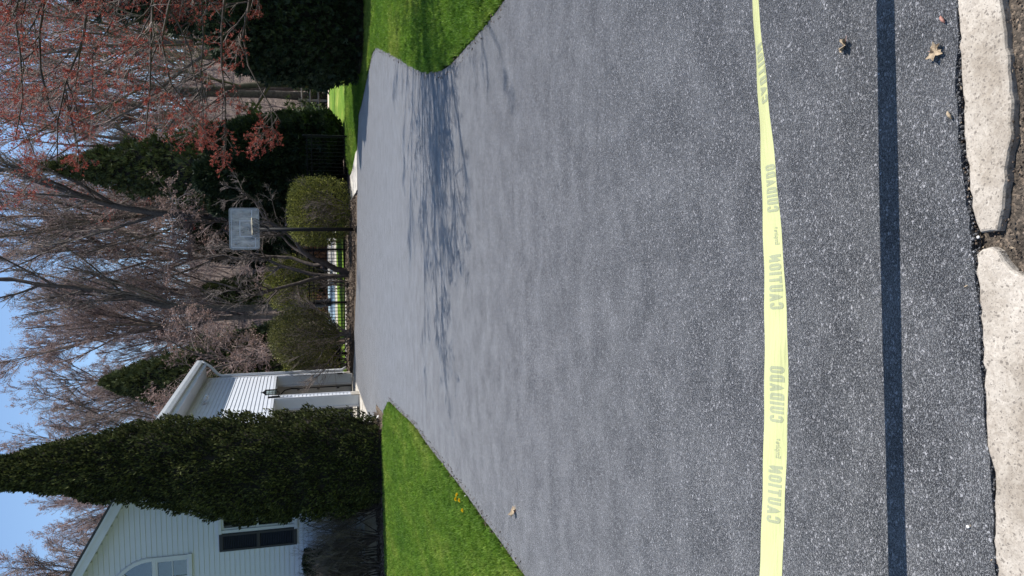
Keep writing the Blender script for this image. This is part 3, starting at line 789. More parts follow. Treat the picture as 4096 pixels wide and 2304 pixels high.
mb.box(-0.3, 0.0, 0.0, BAYS[0][0], 0.0, 4.5); mb.box(-0.3, 0.0, BAYS[0][1], BAYS[1][0], 0.0, 2.27)
mb.box(-0.3, 0.0, BAYS[1][1], 8.27, 0.0, 4.5); mb.box(-0.3, 0.0, BAYS[0][0], BAYS[1][1], 2.27, 4.5)
mb.box(-5.84, -0.3, 8.12, 8.27, 0.0, 4.6); mb.box(-5.84, -5.7, 0.12, 8.12, 0.0, 4.6)
mb.build('side_wall', M['trim'], house)
# foundation
MB().box(-5.86, 0.022, -0.025, 0.0, -0.05, 0.295).box(0.0, 0.026, 0.0, BAYS[0][0]-0.06, -0.05, 0.235).box(0.0, 0.03, BAYS[0][1]+0.001, BAYS[1][0]-0.001, -0.05, 0.235).box(0.0, 0.03, BAYS[1][1]+0.06, 8.28, -0.05, 0.235).build('foundation', M['conc'], house)
# corner boards
MB().box(-0.09, 0.03, -0.03, 0.0, 0.29, 4.42).box(0.0, 0.03, 0.0, 0.09, 0.24, 4.36).build('corner_trim', M['trim'], house)
MB().box(0.0, 0.032, 8.18, 8.29, 0.24, 4.36).box(-0.09, 0.03, 8.271, 8.30, 0.24, 4.4).build('corner_trim', M['trim'], house)
# roof
for sgn, nm in ((1, 'roof'), (-1, 'roof')):
    xe = CX + sgn*3.42
    ze = rake(xe)
    mb = MB()
    mb.prism([(CX, PEAK), (xe, ze), (xe, ze-0.05), (CX, PEAK-0.05)] if sgn > 0 else [(CX, PEAK), (CX, PEAK-0.05), (xe, ze-0.05), (xe, ze)], 'y', -0.38, 8.45)
    mb.build(nm, M['shingle'], house)
    mb = MB()   # rake board, two steps
    def rk(off_t, off_b, y0, y1):
        mb.prism([(CX, PEAK-off_t), (xe, ze-off_t), (xe, ze-off_b), (CX, PEAK-off_b)] if sgn > 0 else [(CX, PEAK-off_t), (CX, PEAK-off_b), (xe, ze-off_b), (xe, ze-off_t)], 'y', y0, y1)
    rk(0.052, 0.11, -0.375, -0.33); rk(0.11, 0.26, -0.355, -0.33); 
    mb.build('rake_board', M['trim'], house)
    mb = MB()
    mb.prism([(CX, PEAK-0.20), (xe, ze-0.20), (xe, ze-0.215), (CX, PEAK-0.215)] if sgn > 0 else [(CX, PEAK-0.20), (CX, PEAK-0.215), (xe, ze-0.215), (xe, ze-0.20)], 'y', -0.33, 0.0)
    mb.build('rake_soffit', M['trim'], house)
# eave soffit, gutter and downspout on the driveway side
MB().box(0.0, 0.44, 0.0, 8.34, 4.33, 4.345).build('eave_soffit', M['trim'], house)
MB().box(0.44, 0.465, -0.33, 8.34, 4.30, 4.50).build('fascia_board', M['trim'], house)
MB().prism([(0.465, 4.42), (0.545, 4.42), (0.575, 4.50), (0.585, 4.58), (0.575, 4.58), (0.565, 4.505), (0.54, 4.43), (0.475, 4.43), (0.475, 4.56), (0.465, 4.56)], 'y', -0.33, 8.30).box(0.466, 0.58, 8.30, 8.31, 4.42, 4.575).build('gutter', M['trim'], house)
mb = MB()
mb.tube([(0.52, 8.22, 4.43), (0.50, 8.24, 4.36), (0.40, 8.28, 4.22), (0.16, 8.32, 4.02), (0.08, 8.33, 3.9), (0.08, 8.335, 0.3), (0.16, 8.335, 0.16)], 0.042, 8)
mb.build('downspout', M['trim'], house, smooth=True)
MB().box(0.445, 0.60, -0.35, -0.10, 4.585, 4.64).build('gutter_end_flashing', M['trim'], house)

# arched window
w = thing('window', '', ''); 
for k_ in ('label', 'category'): del w[k_]
w.parent = house; w['label'] = 'arched window in the gable'
mb = MB()
def ring(mb, cx, cz, r0, r1, y0, y1, a0=0, a1=math.pi, n=24):
    for i in range(n):
        p, q = a0+(a1-a0)*i/n, a0+(a1-a0)*(i+1)/n
        mb.prism([(cx+r0*math.cos(p), cz+r0*math.sin(p)), (cx+r0*math.cos(q), cz+r0*math.sin(q)), (cx+r1*math.cos(q), cz+r1*math.sin(q)), (cx+r1*math.cos(p), cz+r1*math.sin(p))], 'y', y0, y1)
ring(mb, AW[0], AW[1], 0.775, 0.845, -0.05, 0.03)
ring(mb, AW[0], AW[1], 0.845, 0.862, -0.035, 0.0)
mb.box(AW[0]-0.845, AW[0]-0.775, -0.05, 0.03, 3.90, 4.60).box(AW[0]+0.775, AW[0]+0.845, -0.05, 0.03, 3.90, 4.60)
mb.box(AW[0]-0.86, AW[0]+0.86, -0.06, 0.03, 3.83, 3.90)
mb.build('frame', M['trim'], w)
mb = MB()
mb.box(AW[0]-0.775, AW[0]+0.775, -0.035, 0.03, 4.53, 4.60)
for x in (-0.7745, -0.02, 0.735): mb.box(AW[0]+x, AW[0]+x+0.04, -0.028, 0.02, 3.90, 4.53)
mb.box(AW[0]-0.775, AW[0]+0.775, -0.027, 0.02, 3.90, 3.935).box(AW[0]-0.775, AW[0]+0.775, -0.027, 0.02, 4.495, 4.53)
mb.build('sash', M['trim'], w)
mb = MB()
for x in (-0.395, 0.375): mb.box(AW[0]+x, AW[0]+x+0.018, -0.016, 0.0, 3.936, 4.494)
for xa, xb in ((-0.734, -0.021), (0.021, 0.734)): mb.box(AW[0]+xa, AW[0]+xb, -0.018, -0.001, 4.205, 4.223)
for ang in (45, 90, 135):
    a = math.radians(ang); ca, sa = math.cos(a), math.sin(a); n_ = (-sa*0.009, ca*0.009)
    p0 = (AW[0]+ca*0.02, AW[1]+sa*0.02); p1 = (AW[0]+ca*0.775, AW[1]+sa*0.775)
    mb.prism([(p0[0]+n_[0], p0[1]+n_[1]), (p0[0]-n_[0], p0[1]-n_[1]), (p1[0]-n_[0], p1[1]-n_[1]), (p1[0]+n_[0], p1[1]+n_[1])], 'y', -0.017, -0.002)
mb.build('glazing_bar', M['trim'], w)
for xa, xb in ((-0.775, -0.0), (0.0, 0.775)):
    MB().box(AW[0]+xa, AW[0]+xb-0.001, 0.003, 0.007, 3.90, 4.53).build('pane', M['glass'], w)
seg = [(AW[0]+0.776*math.cos(math.pi*i/24), AW[1]+0.776*math.sin(math.pi*i/24)) for i in range(25)]
MB().prism(seg[::-1], 'y', 0.003, 0.007).build('pane', M['glass'], w)
MB().box(AW[0]-0.8, AW[0]+0.8, 0.35, 0.36, 3.8, 5.5).build('curtain_or_backing', M['dark_room'], w)  # dark board standing in for the unlit room, not a cloth

# ground floor window with dark louvred shutters
w2 = bpy.data.objects.new('window', None); COL.objects.link(w2); w2.parent = house; w2['label'] = 'double-hung ground floor window with dark shutters'
mb = MB()
mb.box(-1.70, -1.64, -0.05, 0.03, 1.78, 3.24).box(-0.76, -0.70, -0.05, 0.03, 1.78, 3.24)
mb.box(-1.72, -0.68, -0.055, 0.03, 3.24, 3.31).box(-1.74, -0.66, -0.075, 0.03, 1.71, 1.78)
mb.build('frame', M['trim'], w2)
mb = MB()
for zz in (1.781, 2.50, 3.20): mb.box(-1.64, -0.76, -0.03, 0.02, zz, zz+0.04)
for xx in (-1.6395, -0.80): mb.box(xx, xx+0.04, -0.028, 0.02, 1.822, 3.20)
mb.build('sash', M['trim'], w2)
mb = MB()
for xx in (-1.335, -1.055): mb.box(xx, xx+0.014, -0.015, -0.002, 1.822, 3.20)
mb.build('glazing_bar', M['trim'], w2)
MB().box(-1.62, -0.78, 0.003, 0.007, 1.80, 2.52).build('pane', M['glass'], w2)
MB().box(-1.62, -0.78, -0.006, -0.002, 2.53, 3.22).build('pane', M['glass'], w2)
mb = MB()
V = []; F = []
for j in range(2):
    for i in range(41):
        x = -1.66+0.92*i/40; V.append((x, 0.14+0.02*math.sin(i*1.4), 1.75+1.55*j))
F = [(i, i+1, 41+i+1, 41+i) for i in range(40)]
mesh_obj('curtain_or_backing', V, F, M['curtain_or_backing'], w2)
for sx in (-2.09, -0.68):
    s_ = bpy.data.objects.new('shutter', None); COL.objects.link(s_); s_.parent = house; s_.location = (sx, 0, 1.73)
    MB().box(0.0, 0.045, -0.062, -0.024, 0, 1.56).box(0.325, 0.37, -0.062, -0.024, 0, 1.56).box(0.045, 0.325, -0.06, -0.026, 0, 0.07).box(0.045, 0.325, -0.06, -0.026, 0.75, 0.81).box(0.045, 0.325, -0.06, -0.026, 1.49, 1.56).box(0.045, 0.325, -0.030, -0.025, 0.07, 1.49).build('frame', M['darkpaint'], s_)
    mb = MB()
    zz = 0.085
    while zz < 1.47:
        if not 0.72 < zz < 0.80: mb.prism([(-0.056, zz), (-0.052, zz-0.006), (-0.031, zz+0.022), (-0.035, zz+0.028)], 'x', 0.046, 0.324)
        zz += 0.035
    mb.build('louvre', M['darkpaint'], s_)

# garage bays
for bi, (b0, b1) in enumerate(BAYS):
    d = bpy.data.objects.new('garage_doorway', None); COL.objects.link(d); d.parent = house; d.location = (0, b0, 0)
    L = b1-b0
    MB().box(0.001, 0.035, -0.055, -0.001, 0.235, 2.33).box(0.001, 0.035, L+0.001, L+0.055, 0.235, 2.33).box(0.001, 0.034, -0.001, L+0.001, 2.272, 2.33).build('trim', M['trim'], d)
    MB().box(-0.255, 0.002, L-0.012, L-0.002, 0.05, 2.26).box(-0.255, 0.002, 0.002, 0.012, 0.05, 2.26).box(-0.255, 0.002, 0.012, L-0.012, 2.25, 2.262).build('jamb', M['jamb'], d)
    MB().box(-0.305, -0.255, L-0.05, L-0.02, 0.02, 2.10).box(-0.305, -0.255, 0.02, 0.05, 0.02, 2.10).build('weather_strip', M['trim'], d)
    mb = MB()
    for yy in (0.08, L-0.08):
        mb.tube([(-0.36, yy, 0.02), (-0.36, yy, 1.85), (-0.40, yy, 2.05), (-0.54, yy, 2.18), (-0.70, yy, 2.24), (-2.6, yy, 2.26)], 0.018, 6)
    for zz in (0.4, 1.0, 1.6): mb.box(-0.43, -0.40, L-0.06, L-0.03, zz, zz+0.08)
    mb.build('door_track', M['blackmetal'], d)
    # the raised sectional door lies under the ceiling
    mb = MB()
    for k in range(4): mb.box(-2.75+0.53*k, -2.75+0.53*k+0.52, 0.1, L-0.1, 2.30, 2.345)
    mb.build('door_panel', M['jamb'], d)
MB().box(-5.7, -0.3, 0.12, 8.12, 2.85, 2.9).box(-5.7, -0.3, 8.10, 8.12, 0.5, 2.85).box(-5.69, -5.66, 0.12, 8.1, 0.0, 2.85).build('interior_wall', M['interior'], house)
MB().box(-5.7, -0.3, 8.085, 8.118, 0.0, 0.499).box(-5.65, -0.28, 4.85, 5.23, 0.0, 0.06).build('interior_base', M['greymetal'], house)
MB().box(-5.7, -0.3, 0.12, 8.12, -0.03, 0.012).box(-0.3, -0.0, BAYS[0][0]+0.003, BAYS[0][1]-0.003, -0.03, 0.012).box(-0.3, -0.0, BAYS[1][0]+0.003, BAYS[1][1]-0.003, -0.03, 0.012).build('garage_floor', M['conc'], house)
MB().box(-1.5, -1.42, 8.06, 8.1, 0.5, 2.2).box(-0.62, -0.56, 8.075, 8.1, 0.0, 2.85).build('interior_stud', M['trim'], house)

# coach lantern on the pier between the bays
ln = bpy.data.objects.new('wall_lantern', None); COL.objects.link(ln); ln.parent = house; ln.location = (0.0, 5.04, 2.10)
mb = MB()
mb.box(0.02, 0.045, -0.06, 0.06, 0.02, 0.34)
mb.tube([(0.04, 0, 0.08), (0.09, 0, 0.04), (0.17, 0, 0.05), (0.17, 0, 0.10)], 0.012, 6)
for sx in (0.105, 0.225):
    for sy in (-0.065, 0.055): mb.box(sx, sx+0.011, sy, sy+0.011, 0.10, 0.38)
mb.box(0.10, 0.242, -0.072, 0.072, 0.09, 0.105).box(0.10, 0.242, -0.072, 0.072, 0.375, 0.39)
mb.prism([(0.095, 0.39), (0.247, 0.39), (0.19, 0.45), (0.152, 0.45)], 'y', -0.05, 0.05)
mb.tube([(0.171, 0, 0.45), (0.171, 0, 0.50)], [0.03, 0.006], 8)
mb.tube([(0.171, 0, 0.505), (0.171, 0, 0.53)], [0.014, 0.003], 8)
mb.box(0.166, 0.176, -0.068, 0.068, 0.23, 0.24)
mb.build('lantern_frame', M['blackmetal'], ln)
MB().box(0.112, 0.114, -0.056, 0.056, 0.105, 0.375).box(0.228, 0.230, -0.056, 0.056, 0.105, 0.375).box(0.114, 0.228, -0.060, -0.058, 0.105, 0.375).box(0.114, 0.228, 0.058, 0.060, 0.105, 0.375).build('pane', M['glass'], ln)
mb = MB(); mb.tube([(0.171, 0, 0.10), (0.171, 0, 0.22), (0.171, 0, 0.30)], [0.014, 0.016, 0.006], 8); mb.build('candle_bulb', M['trim'], ln)
# twin security lamp under the eave
sl = bpy.data.objects.new('security_light', None); COL.objects.link(sl); sl.parent = house; sl.location = (0.025, 4.72, 4.05)
mb = MB(); mb.tube([(0.0, 0, 0), (0.03, 0, 0)], 0.06, 12); mb.build('base_plate', M['trim'], sl)
for s in (-1, 1):
    mb = MB(); mb.tube([(0.03, 0.02*s, 0), (0.07, 0.07*s, 0.0), (0.10, 0.10*s, -0.02), (0.19, 0.15*s, -0.10)], [0.012, 0.014, 0.035, 0.06], 12); mb.build('lamp_head', M['trim'], sl, True)
MB().box(0.033, 0.06, 7.86, 7.95, 0.30, 0.46).build('wall_outlet', M['blackmetal'], house)

# ---------------------------------------------------------------- basketball hoop
hp = thing('basketball_hoop', 'basketball hoop with scuffed clear backboard on a black pole, far end of the driveway', 'basketball hoop', (1.72, 22.32, 0.0))
mb = MB(); mb.tube([(0, 0.0, -0.05), (0, 0.0, 2.62)], 0.052, 14); mb.box(-0.09, 0.09, -0.09, 0.09, -0.03, 0.03)
mb.build('pole', M['blackmetal'], hp, smooth=True)
mb = MB()
for s in (-1, 1):
    mb.tube([(0.05*s, 0.0, 2.35), (0.10*s, -0.42, 2.62)], 0.014, 6)
    mb.tube([(0.05*s, 0.0, 2.60), (0.10*s, -0.42, 2.95)], 0.014, 6)
    mb.tube([(0.16*s, -0.43, 2.60), (0.16*s, -0.43, 3.10)], 0.010, 6)
mb.box(-0.13, 0.13, -0.44, -0.41, 2.56, 2.78)
mb.build('bracket', M['blackmetal'], hp)
def rrect(w, h, r, n=6):
    pts = []
    for cx, cz, a0 in ((w/2-r, h/2-r, 0), (-w/2+r, h/2-r, 90), (-w/2+r, -h/2+r, 180), (w/2-r, -h/2+r, 270)):
        for i in range(n+1):
            a = math.radians(a0+90*i/n); pts.append((cx+r*math.cos(a), cz+r*math.sin(a)))
    return pts
BZ = 2.905; BX = -0.01
MB().prism([(BX+p[0], BZ+p[1]) for p in rrect(1.07, 0.735, 0.06)], 'y', -0.452, -0.444).build('backboard', M['acrylic'], hp)
mb = MB()
o_, i_ = rrect(1.09, 0.755, 0.07), rrect(1.045, 0.71, 0.055)
for i in range(len(o_)):
    j = (i+1) % len(o_)
    mb.prism([(BX+o_[i][0], BZ+o_[i][1]), (BX+o_[j][0], BZ+o_[j][1]), (BX+i_[j][0], BZ+i_[j][1]), (BX+i_[i][0], BZ+i_[i][1])], 'y', -0.462, -0.438)
mb.build('board_frame', M['greymetal'], hp)
mb = MB()
for (xa, xb, za, zb) in ((-0.22, 0.22, 3.00, 3.03), (-0.22, -0.19, 2.72, 2.999), (0.19, 0.22, 2.72, 2.999), (-0.48, -0.24, 2.62, 2.65), (0.24, 0.48, 2.70, 2.73), (-0.50, 0.50, 3.215, 3.235), (-0.50, -0.48, 2.58, 3.214), (0.48, 0.50, 2.58, 3.214)):
    mb.box(BX+xa, BX+xb, -0.456, -0.453, za, zb)
mb.build('painted_line', M['trim'], hp)
RZ = 2.70; RX = 0.03
mb = MB(); mb.tube([(RX+0.22*math.cos(a), -0.72+0.22*math.sin(a), RZ) for a in [2*math.pi*i/28 for i in range(29)]], 0.009, 6, False)
mb.tube([(RX-0.08, -0.46, RZ), (RX-0.10, -0.53, RZ)], 0.008, 6); mb.tube([(RX+0.08, -0.46, RZ), (RX+0.10, -0.53, RZ)], 0.008, 6)
mb.build('rim', M['cord'], hp)
mb = MB()
nn = 12
lev = [(0.22, 0.0), (0.20, -0.09), (0.165, -0.18), (0.13, -0.27), (0.12, -0.36), (0.125, -0.42)]
for k in range(nn):
    for s in (-1, 1):
        pts = []
        for i, (r, dz) in enumerate(lev):
            a = 2*math.pi*(k + s*0.5*i)/nn
            pts.append((RX+r*math.cos(a), -0.72+r*math.sin(a), RZ+dz))
        mb.tube(pts, 0.0035, 3, False)
mb.build('net', M['net'], hp)

# ---------------------------------------------------------------- pool fence
A = Vector((4.78, 24.68)); B = Vector((-3.3, 27.42))
fv = (B-A); FL = fv.length; fa = math.atan2(fv.y, fv.x)
fence = thing('pool_fence', 'black metal picket fence running behind the mulch bed at the end of the driveway', 'fence', (A.x, A.y, 0), fa)
pk = MB().box(-0.008, 0.008, -0.008, 0.008, 0.04, 1.245).prism([(-0.008, 1.245), (0.008, 1.245), (0.0, 1.28)], 'y', -0.008, 0.008).build('picket', M['blackmetal'], fence)
x = 0.10; first = True; i = 0
while x < FL:
    if first: pk.location = (x, 0, 0); first = False
    else:
        c = pk.copy(); COL.objects.link(c); c.location = (x, 0, 0)
    x += 0.112
for zz in (0.12, 1.09, 1.23):
    MB().box(0, FL, -0.014, 0.014, zz-0.014, zz+0.014).build('rail', M['blackmetal'], fence)
x = 0.046; po = MB().box(-0.027, 0.027, -0.027, 0.027, -0.05, 1.32).prism([(-0.032, 1.32), (0.032, 1.32), (0.0, 1.36)], 'y', -0.032, 0.032).build('post', M['blackmetal'], fence)
po.location = (x, 0, 0)
while x + 1.79 < FL:
    x += 1.79
    c = po.copy(); COL.objects.link(c); c.location = (x, 0, 0)
# split rails at the far right
rf = thing('rail_fence', 'weathered wooden rail fence before the woodland at the back of the right lawn', 'fence', (7.2, 41.0, 0.0), math.radians(-3))
for k, xx in enumerate((0, 2.4, 4.8, 7.2)): MB().box(xx-0.06, xx+0.06, -0.06, 0.06, -0.3, 1.35).build('post', M['wood'], rf)
for zz in (0.35, 0.75, 1.15):
    mb = MB(); mb.tube([(-0.3, -0.09, zz), (3.6, -0.09, zz+0.03), (7.5, -0.09, zz-0.02)], 0.045, 6); mb.build('rail', M['wood'], rf)

# ---------------------------------------------------------------- evergreens
def conifer_pts(n, h, rfun, rng, lump=0.18, lf=1.6, seed=0.0, zlo=0.05):
    z = np.power(rng.random(n), 0.9)*(h-zlo)+zlo
    w = np.array([rfun(v) for v in z]); keep = rng.random(n) < (w/ w.max())**0.8+0.03
    z = z[keep]; w = w[keep]; a = rng.random(len(z))*2*math.pi
    l = np.array([mnoise.noise(Vector((math.cos(t)*lf*1.3+seed, math.sin(t)*lf*1.3, v*lf))) + 0.9*mnoise.noise(Vector((math.cos(t)*lf*3.6+seed, math.sin(t)*lf*3.6, v*lf*2.8))) for t, v in zip(a, z)])
    rr = w*(1+lump*l*1.5) - 0.34*np.power(rng.random(len(z)), 2.2)*w
    out = np.stack([np.cos(a), np.sin(a), np.zeros_like(a)], 1)
    return z, a, rr, out, l

def evergreen(name, label, cat, loc, h, rfun, n, size, m, seed, squash=1.0, lean=None, group=None, lump=0.18, upw=0.9, corek=0.86, template=None, parentless=None):
    rng = np.random.default_rng(seed)
    root = thing(name, label, cat, loc, 0.0, group)
    z, a, rr, out, l = conifer_pts(n, h, rfun, rng, lump, 1.6, seed*3.1)
    pos = np.stack([np.cos(a)*rr, np.sin(a)*rr*squash, z], 1)
    if lean is not None: pos[:, 0] += np.array([lean(v) for v in z])
    dirs = out*0.55 + np.array([0, 0, upw]) + rng.normal(size=out.shape)*0.42
    tv, tf = template or (SPRAY_V, SPRAY_F)
    V, F = scatter(tv, tf, pos, dirs, size*(0.6+0.8*rng.random(len(z))), rng)
    mesh_obj('crown', V, F, m, root)
    # near-black hull standing in for the shade inside the crown, behind the sprays
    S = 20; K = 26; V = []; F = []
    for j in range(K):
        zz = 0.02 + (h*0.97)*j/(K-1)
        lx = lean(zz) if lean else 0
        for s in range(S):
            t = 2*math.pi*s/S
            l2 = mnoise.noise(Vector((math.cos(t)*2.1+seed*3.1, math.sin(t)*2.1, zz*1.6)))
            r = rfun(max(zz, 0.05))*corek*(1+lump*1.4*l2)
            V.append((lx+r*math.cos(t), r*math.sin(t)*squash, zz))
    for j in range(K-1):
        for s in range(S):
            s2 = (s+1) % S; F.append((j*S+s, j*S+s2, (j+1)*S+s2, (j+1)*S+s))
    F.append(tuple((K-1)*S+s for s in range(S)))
    mesh_obj('crown_shade_core', V, F, M['core'], root)
    mb = MB(); mb.tube([(0, 0, -0.1), (0.0, 0, 0.25), ((lean(h*0.4) if lean else 0), 0, h*0.4)], [0.09, 0.07, 0.04], 7); mb.build('trunk', M['bark'], root)
    return root

arb = sorted(DATA['arb'])
az = [p[0] for p in arb]; aw = [(p[2]-p[1])/2 for p in arb]; ac = [(p[2]+p[1])/2 for p in arb]
AX = -3.50
def arb_r(z):
    if z > az[-1]: return max(0.04, aw[-1]*(1-(z-az[-1])/2.0))
    return float(np.interp(z, az, aw))*(0.97)
def arb_c(z): return float(np.interp(z, az, ac)) - AX
evergreen('arborvitae', 'tall dark arborvitae with sunlit right edge standing between the house gable and the garage', 'evergreen tree', (AX, 16.62, 0), 9.2, arb_r, 150000, 0.066, M['arb'], 3, squash=0.68, lean=arb_c, lump=0.14, template=(NEEDLE_V, LEAF_F))
def taper(h, r, p=0.8, base=0.25): 
    return lambda z: max(0.05, r*(1-max(0, z)/h)**p*min(1, 0.55+z/(base*h)*0.45))
evergreen('arborvitae', 'broad round-topped dark evergreen on the right lawn, in front of the taller one', 'evergreen tree', (6.35, 19.1, 0), 3.6, lambda z: 1.50*(max(0.02, 1-(z/3.6)**3.5))**0.5*(0.86+0.14*min(1, z/1.0)), 22000, 0.135, M['spruce'], 5, lump=0.09)
evergreen('arborvitae', 'tall pointed dark evergreen at the right edge, partly behind red maple branches', 'evergreen tree', (7.9, 20.9, 0), 8.3, taper(8.3, 2.15, 0.75), 20000, 0.19, M['spruce'], 7, lump=0.22)
evergreen('arborvitae', 'dark evergreen at the far right of the lawn, beside the broad round-topped one', 'evergreen tree', (8.2, 17.6, 0), 4.2, lambda z: 1.45*(max(0.02, 1-(z/4.2)**3))**0.5, 14000, 0.14, M['spruce'], 8, lump=0.1)

# dark conifer screen behind the fence
scr = evergreen('screen_conifer', 'dark conifer at the right end of the fence screen, beside the back lawn', 'evergreen tree', (4.95, 27.0, 0), 4.3, taper(4.6, 1.05, 0.45, 0.1), 15000, 0.19, M['spruce'], 11, lump=0.15, group='dark conifers behind the pool fence')
scl = ['dark conifer second from the back lawn in the screen behind the fence', 'dark conifer of the screen directly behind the clipped bush by the hoop', 'dark conifer beyond the pool deck, right of the hoop pole', 'dark conifer beyond the pool deck, directly behind the hoop pole']
for k, (x, y, s, rz) in enumerate(((3.9, 27.6, 1.08, 1.1), (3.15, 28.4, 1.0, 2.3), (4.4, 46.0, 1.75, 4.0), (2.9, 47.5, 1.6, 5.2))):
    dup(scr, (x, y, 0), rz, scl[k], s, 'dark conifers behind the pool fence')
# evergreens across the street, seen only as reflections in the windows
for k, (x, y, s) in enumerate(((-9, -13, 1.9), (-1.5, -15, 2.2), (7, -14, 2.0), (-18, -14, 2.1))):
    dup(scr, (x, y, 0), k*1.3, ['evergreen across the street, second from the left', 'evergreen across the street, straight behind the camera position', 'evergreen across the street, rightmost', 'evergreen across the street, leftmost'][k], s, 'evergreens across the street')
# olive spruce that rises above them
evergreen('spruce', 'olive green spruce rising behind the dark conifer screen, half veiled by red maple twigs', 'evergreen tree', (4.7, 31.5, 0), 10.2, taper(10.2, 2.35, 0.9, 0.1), 30000, 0.18, M['olive'], 13, lump=0.3)
evergreen('spruce', 'dark green spruce with ragged outline rising behind the garage roof', 'evergreen tree', (-3.25, 33.5, 0), 8.9, taper(8.9, 2.3, 0.7, 0.1), 32000, 0.18, M['olive'], 14, lump=0.3)
evergreen('yew_bush', 'dark evergreen bush behind the twiggy copper tree, left of the multi-stemmed tree', 'evergreen bush', (-2.2, 33.0, 0), 4.7, taper(5.0, 1.2, 0.5, 0.1), 14000, 0.2, M['spruce'], 15, lump=0.25)
evergreen('yew_bush', 'small olive evergreen top above the bare multi-stemmed tree', 'evergreen bush', (0.2, 47.0, 0), 6.6, taper(6.8, 1.4, 0.55, 0.1), 9000, 0.2, M['olive'], 16, lump=0.25)

# ---------------------------------------------------------------- clipped shrubs with new leaves
def shrub(label, loc, rx, ry, zb, zt, n, size, m, seed, boxy=2.6, stems=0, tw=0.25):
    rng = np.random.default_rng(seed)
    root = thing('clipped_shrub', label, 'shrub', loc)
    v = unit(rng.normal(size=(n, 3)))
    k = (np.abs(v)**boxy).sum(1)**(-1/boxy)
    s = k*(1-0.35*rng.random(n)**2.5)*(1+0.05*rng.normal(size=n))
    c = np.array([0, 0, (zb+zt)/2]); half = np.array([rx, ry, (zt-zb)/2])
    pos = c + v*s[:, None]*half
    low = (pos[:, 2]-zb)/(zt-zb)
    keep = rng.random(n) < np.clip(0.35+low*0.8, 0, 1)
    pos = pos[keep]; v = v[keep]
    dirs = v + np.array([0, 0, 0.6]) + rng.normal(size=v.shape)*0.7
    V, F = scatter(LEAF_V, LEAF_F, pos, dirs, size*(0.5+rng.random(len(pos))), rng)
    mesh_obj('leaves', V, F, m, root)
    B = stems or 14
    st = np.zeros((B, 3)); st[:, :2] = rng.normal(size=(B, 2))*0.08
    d = np.concatenate([rng.normal(size=(B, 2))*0.45, np.ones((B, 1))], 1)
    P = polyline(st, d, np.full(B, zt*0.9), 7, rng, 0.08, 0.05); R = np.full((B, 1), 0.02)*np.linspace(1, 0.3, 7)
    P1, R1 = children(P, R, 14, tw, 0.95, 0.7, 0.2, 0.5, 4, 0.12, 0.05, 0.008, 0.2, rng)
    P2, R2 = children(P1, R1, 5, 0.2, 1.0, 0.7, 0.2, 0.6, 3, 0.15, 0.0, 0.0045, 0.1, rng)
    V, F = join([tubes(P, R, 5), tubes(P1, R1, 3), tubes(P2, R2, 3)])
    mesh_obj('twigs', V, F, M['twig_grey'], root)
    return root
shrub('clipped box-shaped bush with yellow-green top, just right of the basketball pole', (2.38, 24.0, 0), 0.95, 0.75, 0.05, 1.78, 30000, 0.042, M['box'], 21, 3.2)
shrub('tall rounded bush with yellow-green tips behind the fence, left of the multi-stemmed tree', (0.35, 29.6, 0), 0.98, 0.9, 0.85, 2.75, 19000, 0.046, M['box'], 22, 2.2, 6, 0.5)
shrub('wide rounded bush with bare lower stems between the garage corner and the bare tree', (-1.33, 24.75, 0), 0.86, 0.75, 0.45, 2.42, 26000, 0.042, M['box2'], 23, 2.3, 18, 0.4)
shrub('small yellow-green bush tucked behind the garage corner', (-2.35, 27.0, 0), 0.55, 0.6, 0.3, 2.05, 6000, 0.06, M['box'], 24, 2.2)

# ---------------------------------------------------------------- bare trees
def bare_tree_mesh(seed, h, spec, trunk_r, buds=0, bud_size=0.05, lean=(0, 0), bend=0.05, first=None, rfirst=None):
    rng = np.random.default_rng(seed)
    if first is None:
        P = polyline(np.zeros((1, 3)), np.array([[lean[0], lean[1], 1.0]]), np.array([h]), 14, rng, bend, 0.02)
        R = (trunk_r*np.linspace(1, 0.08, 14)**0.9)[None]
    else:
        P, R = first, rfirst
    lv = [(P, R)]
    cur = (P, R)
    for s in spec:
        cur = children(cur[0], cur[1], s['n'], s.get('t0', 0.3), s.get('t1', 1.0), s['ang'], s.get('av', 0.15), s['lf'], s.get('K', 4), s.get('w', 0.1), s.get('g', 0.03), s['r'], s.get('up', 0.2), rng, s.get('lmin', 0.35), s.get('flat', 0))
        lv.append(cur)
    return lv, rng

